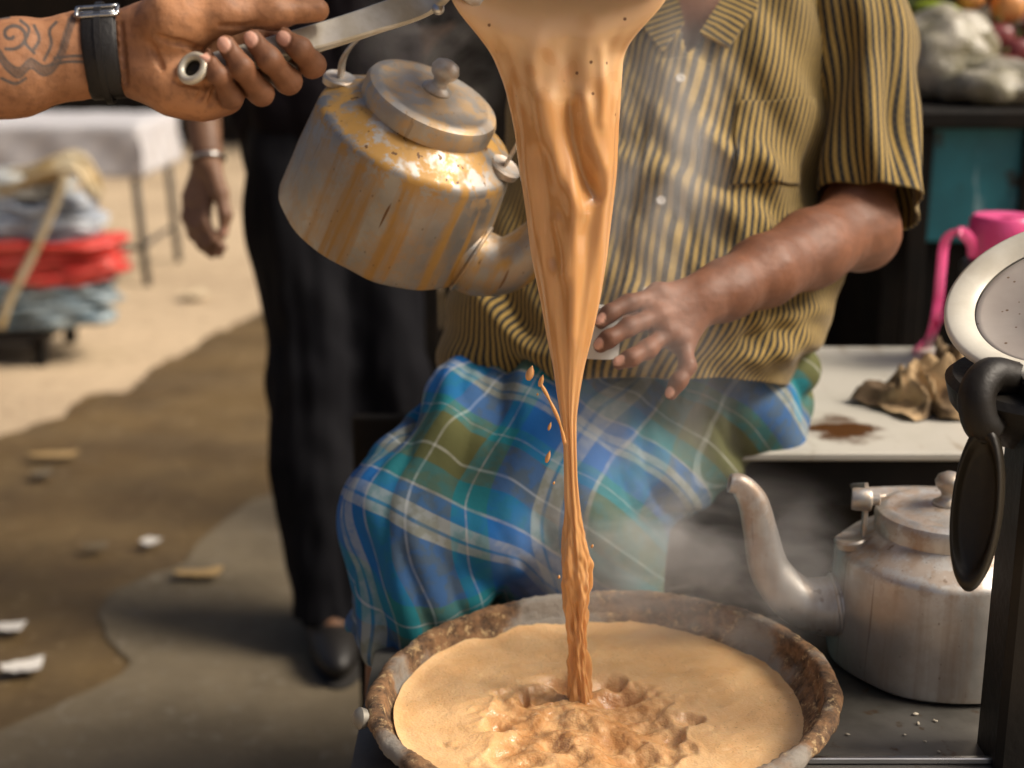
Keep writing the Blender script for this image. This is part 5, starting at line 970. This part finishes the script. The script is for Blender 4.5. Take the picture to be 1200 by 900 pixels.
f.half((0, 0, PL[2] + 0.09), (0, 0, 1), 0.01); V, F = f.mesh(3); nn = vnormals(V, F)
def limb_uv(V, a, b):
    d = nrm(b - a); L = np.linalg.norm(b - a); q = V - a; t = q @ d; rf = np.array([0, 0, 1.0]) if abs(d[2]) < 0.7 else np.array([0, -1.0, 0]); e1 = nrm(rf - d * (rf @ d)); e2 = np.cross(d, e1); r = np.sqrt(np.maximum((q * q).sum(1) - t * t, 0)); out = np.where(t < 0, -t, np.where(t > L, t - L, 0)); return t - 0.45 * (q @ e1), (q @ e2) * 1.2, np.hypot(r, out)
segs = [(hipR, knR, 0.0, 0.02, 0.0), (hipL, knL, 0.07, 0.05, 0.0), (knR + [0, 0, -0.02], mR + [0, 0, -0.08], np.linalg.norm(knR - hipR), 0.03, -0.004), (knL, P(690, 800, 1.74), 0.07 + np.linalg.norm(knL - hipL), 0.05, 0.0)]
UVs = [limb_uv(V, a, b) for a, b, *_ in segs]
dav = nrm(nrm(knR - hipR) + nrm(knL - hipL)); e1v = nrm(np.array([0, 0, 1.0]) - dav * dav[2]); e2v = np.cross(dav, e1v); lapu = (V - hipR) @ dav - 0.55 * ((V - hipR) @ e1v); lapv = (V - hipR) @ e2v
UVs[0] = (lapu, lapv, UVs[0][2]); UVs[1] = (lapu - 0.07, lapv - 0.03, UVs[1][2]); UVs[3] = (lapu - segs[3][2], lapv - 0.03, UVs[3][2])
kv = float((knR - hipR) @ e2v) - 0.03 + 0.02; ku = float(lapu[np.argmin(((V - knR - [0, -0.06, 0]) ** 2).sum(1))]); UVs[2] = (UVs[2][0] + ku - segs[2][2] - 0.02, UVs[2][1] / 1.2 + kv, UVs[2][2])
D = np.stack([u[2] - o[4] for u, o in zip(UVs, segs)], 1); best = D.argmin(1); W_ = np.exp(-(D - D.min(1)[:, None]) / 0.014); W_ /= W_.sum(1)[:, None]
uu = sum(W_[:, i] * (u[0] + s[2]) for i, (u, s) in enumerate(zip(UVs, segs))); vv = sum(W_[:, i] * (u[1] + s[3]) for i, (u, s) in enumerate(zip(UVs, segs)))
# folds: run along the thigh, pulled towards the knee and the waist
along = np.zeros(len(V))
for (a, b, *_), u in zip(segs, UVs): pass
fd = Noise(0.10, 24, 413)(V) * 0.003
for i, (u, s_) in enumerate(zip(UVs, segs)):
    Q = np.stack([(u[0] + i) * 0.3, u[1] + 0.3 * u[0], V[:, 2] * 0], 1); fd += W_[:, i] * (np.abs(Noise(0.10, 20, 411 + i)(Q)) * 0.013 + np.abs(Noise(0.045, 24, 418 + i)(Q)) * 0.004 - 0.009)
V = V + nn * fd[:, None]
m = Mat('plaid_lungi'); wob = m.noise(5, 3)
def bands(sock, period, off):
    x = m.math('FRACT', m.math('ADD', m.math('DIVIDE', m.math('ADD', sock, m.math('MULTIPLY', wob, 0.006)), period), off)); r = m.n('ShaderNodeValToRGB'); r.color_ramp.interpolation = 'CONSTANT'; el_ = r.color_ramp.elements
    cols = [(0.0, (0.115, 0.12, 0.045)), (0.20, (0.40, 0.42, 0.36)), (0.215, (0.11, 0.12, 0.05)), (0.30, (0.018, 0.17, 0.20)), (0.44, (0.34, 0.38, 0.42)), (0.455, (0.016, 0.14, 0.42)), (0.54, (0.36, 0.41, 0.46)), (0.60, (0.05, 0.19, 0.44)), (0.615, (0.36, 0.41, 0.46)), (0.66, (0.012, 0.13, 0.44)), (0.86, (0.018, 0.20, 0.25)), (0.93, (0.40, 0.44, 0.46)), (0.94, (0.018, 0.20, 0.24))]
    el_[0].position = 0.0; el_[0].color = (*[x * 0.85 for x in cols[0][1]], 1); el_[1].position = cols[1][0]; el_[1].color = (*[x * 0.85 for x in cols[1][1]], 1)
    for p_, c_ in cols[2:]: e_ = el_.new(p_); e_.color = (*[x * 0.85 for x in c_], 1)
    m.l(x, r.inputs[0]); return r.outputs[0]
b1 = bands(m.attr("warp"), 0.185, 0.04); b2 = bands(m.attr("weft"), 0.170, 0.49); weave = m.ramp(m.noise(60, 3), 0.42, 0.58); c = m.mix(m.mixf(weave, 0.36, 0.60), b1, b2); m.set(Base_Color=c, Roughness=0.85, Specular_IOR_Level=0.2); m.bump(m.noise(40, 5), 0.3, 0.004); m.bump(m.noise(400, 2), 0.2, 0.0006)
obj('lungi', V, F, m.m, p2, attrs={'warp': uu, 'weft': vv})
# striped shirt: torso surface as rings, z levels taken from the neck down to the hem
SEC = [(-78, 745, 895, 1.835, 0.068), (-60, 690, 960, 1.83, 0.095), (-25, 640, 1005, 1.825, 0.125), (60, 612, 1000, 1.805, 0.150), (140, 596, 985, 1.795, 0.160), (230, 578, 974, 1.785, 0.175), (310, 552, 978, 1.775, 0.192), (355, 538, 977, 1.765, 0.198), (400, 532, 960, 1.76, 0.192), (430, 540, 935, 1.755, 0.182), (452, 556, 912, 1.755, 0.170)]
ps = np.array([s[0] for s in SEC], float); nr, nc = 260, 520; rowp = np.linspace(-78, 452, nr); th = np.linspace(-math.pi, math.pi, nc, endpoint=False); V = np.zeros((nr, nc, 3)); ST = np.zeros((nr, nc)); PR = np.zeros((nr, nc))
lft, rgt, dc_, bd_ = [np.convolve(np.pad(np.interp(rowp, ps, [s[i] for s in SEC]), 12, 'edge'), np.ones(25) / 25, 'valid') for i in (1, 2, 3, 4)]
for i in range(nr):
    a = (rgt[i] - lft[i]) / 2 * dc_[i] / FPX; c = P((lft[i] + rgt[i]) / 2, rowp[i], dc_[i]); fr = np.cos(th); e = 0.86
    V[i, :, 0] = c[0] + a * np.sign(np.sin(th)) * np.abs(np.sin(th)) ** e; V[i, :, 1] = c[1] - bd_[i] * np.sign(fr) * np.abs(fr) ** e
    k = np.clip((rowp[i] - 300) / 152, 0, 1); V[i, :, 2] = c[2] + 0.055 * k * np.clip(fr, 0, 1); ST[i] = th * 0.205 + 0.02 * (rowp[i] / 450); PR[i] = rowp[i]
V = V.reshape(-1, 3); ST = ST.ravel(); PR = PR.ravel(); TH = np.tile(th, nr); F = np.array(grid_faces(nr, nc)); nn = vnormals(V, F); 
if (nn * (V - V.mean(0))).sum() < 0: F = F[:, ::-1].copy(); nn = -nn
pxv, pyv = project(V); Q = np.stack([pxv / 900, pyv / 900, np.zeros(len(V))], 1)
def ridges(ang, wl, seed, sharp=1.0):
    """Soft fold field whose crests run along the picture-plane direction ang on the chest."""
    ca, sa = math.cos(ang), math.sin(ang); q = np.stack([(Q[:, 0] * ca + Q[:, 1] * sa) * 0.28, -Q[:, 0] * sa + Q[:, 1] * ca, Q[:, 2]], 1); return Noise(wl, 26, seed)(q)
g = lambda cx, cy_, sx_, sy_: np.exp(-((pxv - cx) / sx_) ** 2 - ((pyv - cy_) / sy_) ** 2)
dsp = 0.0060 * ridges(R(100), 0.10, 421) + 0.003 * ridges(R(60), 0.05, 429) + 0.011 * g(820, 215, 110, 60) * ridges(R(25), 0.075, 422) + 0.010 * g(900, 385, 120, 55) * ridges(R(-12), 0.05, 423) + 0.007 * g(950, 130, 50, 110) * ridges(R(70), 0.06, 424) + 0.008 * g(600, 400, 110, 60) * ridges(R(35), 0.06, 425) - 0.012 * g(965, 215, 40, 50)
V = V + nn * dsp[:, None]; ST2 = ST + 0.0015 * ridges(R(100), 0.12, 426) + dsp * 0.1
from_V = [(pxv, pyv)]
inV = (PR > -90) & (pyv < 62) & (nn @ AX < 0) & (pxv > 790 + (np.clip(pyv, -90, 62)) * 0.24) & (pxv < 852 - np.clip(pyv, -90, 62) * 0.72)
keep = ~inV[F].any(1); F = F[keep]
m = Mat('striped_shirt'); s_ = m.math('FRACT', m.math('DIVIDE', m.math('ADD', m.attr('stripe'), m.math('MULTIPLY', m.noise(14, 2), 0.004)), 0.0084)); tri = m.math('ABSOLUTE', m.math('SUBTRACT', s_, 0.5)); yel = m.ramp(tri, 0.215, 0.275, inv=True)
tick = m.math('FRACT', m.math('DIVIDE', m.attr('along'), 0.0085)); tk = m.ramp(m.math('ABSOLUTE', m.math('SUBTRACT', tick, 0.5)), 0.30, 0.42)
gold = m.mix(m.ramp(m.noise(9, 4), 0.3, 0.7), (0.37, 0.245, 0.058), (0.28, 0.185, 0.044)); dark = m.mix(m.math('MULTIPLY', tk, 0.5), (0.013, 0.012, 0.010), (0.07, 0.052, 0.02)); thin = m.ramp(m.math('ABSOLUTE', m.math('SUBTRACT', tri, 0.0)), 0.02, 0.05)
c = m.mix(yel, dark, m.mix(m.math('MULTIPLY', tk, 0.22), gold, (0.16, 0.11, 0.03))); m.set(Base_Color=c, Roughness=0.85, Sheen_Weight=0.1); m.bump(m.noise(300, 2), 0.2, 0.0006); m.bump(m.noise(26, 4), 0.35, 0.004); SHIRT = m.m
sh = obj('shirt', V, F, SHIRT, p2, attrs={'stripe': ST2, 'along': -V[:, 2]}); sh.modifiers.new('thickness', 'SOLIDIFY').thickness = 0.0015
VG = V.reshape(nr, nc, 3); NG = nn.reshape(nr, nc, 3); SG = ST2.reshape(nr, nc)
def on_shirt(px, py):
    i = int(np.argmin(((pxv - px) ** 2 + (pyv - py) ** 2) + (nn @ AX > 0) * 1e9)); return i // nc, i % nc
def shirt_patch(name, r0, r1, c0, c1, lift, shift, parent, mat=None):
    sub = VG[r0:r1, c0:c1] + NG[r0:r1, c0:c1] * lift; o = obj(name, sub.reshape(-1, 3), np.array(grid_faces(r1 - r0, c1 - c0, False)), mat or SHIRT, parent, attrs={'stripe': SG[r0:r1, c0:c1].ravel() + shift, 'along': -sub[:, :, 2].ravel() + shift}); s = o.modifiers.new('thickness', 'SOLIDIFY'); s.thickness = 0.0018; s.offset = 0; return o
r0, cA = on_shirt(868, 116); r1, cB = on_shirt(950, 214); a_, b_ = sorted((cA, cB)); shirt_patch('pocket', r0, r1, a_, b_, 0.0028, 0.004, sh)
r0, cA = on_shirt(802, 70); shirt_patch('placket', r0, nr - 2, cA - 9, cA + 10, 0.003, 0.0, sh)
PEARL = plain('shirt_button', (0.75, 0.72, 0.66), 0.25)
for py_ in (95, 240, 345):
    rr_ = on_shirt(790, py_)[0]; q = VG[rr_, cA] + NG[rr_, cA] * 0.005; obj('button', *place(lathe([(0.001, -0.001), (0.0052, -0.001), (0.0056, 0.0006), (0.0048, 0.0016), (0.0036, 0.001), (0.001, 0.0009)], 20), frame(q, NG[rr_, cA])), PEARL, sh)
# collar flaps along the open neck
def flap(pts, seed):
    q = np.array([VG[on_shirt(*p)] + NG[on_shirt(*p)] * 0.010 for p in pts]); n = nrm(NG[on_shirt(*pts[0])]); Vc, Fc = solid(q, n * 0.004); o = obj('collar', Vc, Fc, SHIRT, sh, smooth=False, attrs={'stripe': (Vc @ nrm(q[1] - q[0])), 'along': Vc @ nrm(q[2] - q[0])}); return o
flap([(786, -30), (802, 38), (776, 66), (752, 30), (750, -30)], 1); flap([(866, -30), (818, 44), (852, 58), (886, 14), (896, -30)], 2)
# sleeves
def sleeve(cent, half, dep, seed, name='sleeve', slant=0.0):
    c = catmull([P(*q) for q in cent], 26); m_ = len(c); t = np.linspace(0, 1, m_); a = np.interp(t, np.linspace(0, 1, len(half)), half); b = np.interp(t, np.linspace(0, 1, len(dep)), dep); na_ = 160; ang = np.linspace(0, 2 * math.pi, na_, endpoint=False); T = np.gradient(c, axis=0); T /= np.linalg.norm(T, axis=1)[:, None]; Vs = []
    for i in range(m_):
        e = RT - T[i] * (RT @ T[i]); e /= np.linalg.norm(e); g_ = np.cross(T[i], e); Vs.append(c[i] + a[i] * np.cos(ang)[:, None] * e + b[i] * np.sin(ang)[:, None] * g_ + T[i] * (slant * np.cos(ang) * t[i])[:, None])
    Vs = np.vstack(Vs); Fs = np.array(grid_faces(m_, na_)); n_ = vnormals(Vs, Fs)
    if (n_ * (Vs - np.repeat(c, na_, 0))).sum() < 0: Fs = Fs[:, ::-1].copy(); n_ = -n_
    tt_ = np.repeat(t, na_); aa_ = np.tile(ang, m_); Qs = np.stack([np.cos(aa_) * 0.06, np.sin(aa_) * 0.06, tt_ * 0.09], 1); d_ = Noise(0.055, 24, seed)(Qs) * 0.0045 * (0.3 + tt_) + Noise(0.10, 20, seed + 1)(Vs) * 0.003
    o = obj(name, Vs + n_ * d_[:, None], Fs, SHIRT, sh, attrs={'stripe': aa_ * 0.0605 + d_ * 0.15, 'along': tt_ * 0.29}); o.modifiers.new('thickness', 'SOLIDIFY').thickness = 0.002; return o
sleeve([(960, -66, 1.82), (985, -45, 1.80), (1004, 20, 1.775), (1010, 110, 1.75), (1013, 180, 1.73), (1015, 245, 1.71)], [0.018, 0.05, 0.064, 0.0625, 0.0615, 0.062], [0.03, 0.062, 0.078, 0.082, 0.082, 0.082], 431, slant=0.012)
c0, c1 = J['shR'], J['elR']; q0, q1 = c0 + (c0 - c1) * 0.1, c0 * 0.25 + c1 * 0.75
V2, F2 = garment(np.minimum(q0, q1) - 0.12, np.maximum(q0, q1) + 0.12, 0.007, [('cone', q0, q1, 0.075, 0.068)], [(q1, q1 - q0)], 0.003, 441); obj('sleeve', V2, F2, SHIRT, sh, attrs={'stripe': V2 @ nrm(np.cross(q1 - q0, [0, 0, 1])), 'along': V2 @ nrm(q1 - q0)})
# small white cup in his fingers
cc = P(703, 391, 1.4625); cpm = plain('white_cup', (0.74, 0.72, 0.68), 0.5); cup_ = thing('cup', 'small white disposable cup held in the fingers of the seated person', 'cup', M=Matrix(frame(cc - UP * 0.025, UP * 0.97 - AX * 0.1 + RT * 0.02).tolist()))
obj('wall', *lathe([(0.001, 0.003), (0.0175, 0.003), (0.0178, 0.0), (0.0188, 0.0), (0.0192, 0.004), (0.0222, 0.052), (0.0214, 0.052), (0.0184, 0.006), (0.001, 0.0055)], 48, False, False), cpm, cup_, sharp=40, local=True)
obj('rolled_rim', *torus((0, 0, 0.0525), (0, 0, 1), 0.0222, 0.0011, 48, 8), cpm, cup_, local=True); obj('tea', *lathe([(0.001, 0.040), (0.0205, 0.040), (0.0206, 0.038), (0.001, 0.037)], 40), POUR, cup_, local=True, attrs={'froth': np.ones(160)})

# ------------------------------------------------------------------ steam off the pan
def steam(c, rad, dens, seed, sc=2.2):
    m = Mat('steam'); t = m.t; t.nodes.remove(m.b); v = m.n('ShaderNodeVolumePrincipled'); v.inputs['Color'].default_value = (0.96, 0.96, 0.95, 1); v.inputs['Anisotropy'].default_value = 0.2
    ln = m.n('ShaderNodeVectorMath'); ln.operation = 'LENGTH'; m.l(m.tc.outputs['Object'], ln.inputs[0]); edge = m.ramp(ln.outputs['Value'], 0.25, 1.0, inv=True)
    nz = m.ramp(m.noise(sc, 4, off=(seed, seed * 0.7, 0), dist=0.8), 0.40, 0.68); m.l(m.math('MULTIPLY', m.math('MULTIPLY', edge, nz), dens), v.inputs['Density']); m.l(v.outputs[0], t.nodes['Material Output'].inputs['Volume'])
    V, F = lathe([(max(0.001, math.sin(a)), -math.cos(a)) for a in np.linspace(0, math.pi, 17)], 24); o = obj('steam', V, F, m.m); o.location = c; o.scale = rad; return tag(o, 'thin white steam drifting up from the hot tea', kind='stuff')
steam(P(800, 655, 1.43), (0.21, 0.09, 0.12), 18, 1)
steam(P(770, 480, 1.42), (0.13, 0.06, 0.18), 6, 4)
steam(P(775, 190, 1.40), (0.10, 0.06, 0.23), 14, 9)
steam(P(505, 60, 1.40), (0.10, 0.06, 0.10), 5, 14)
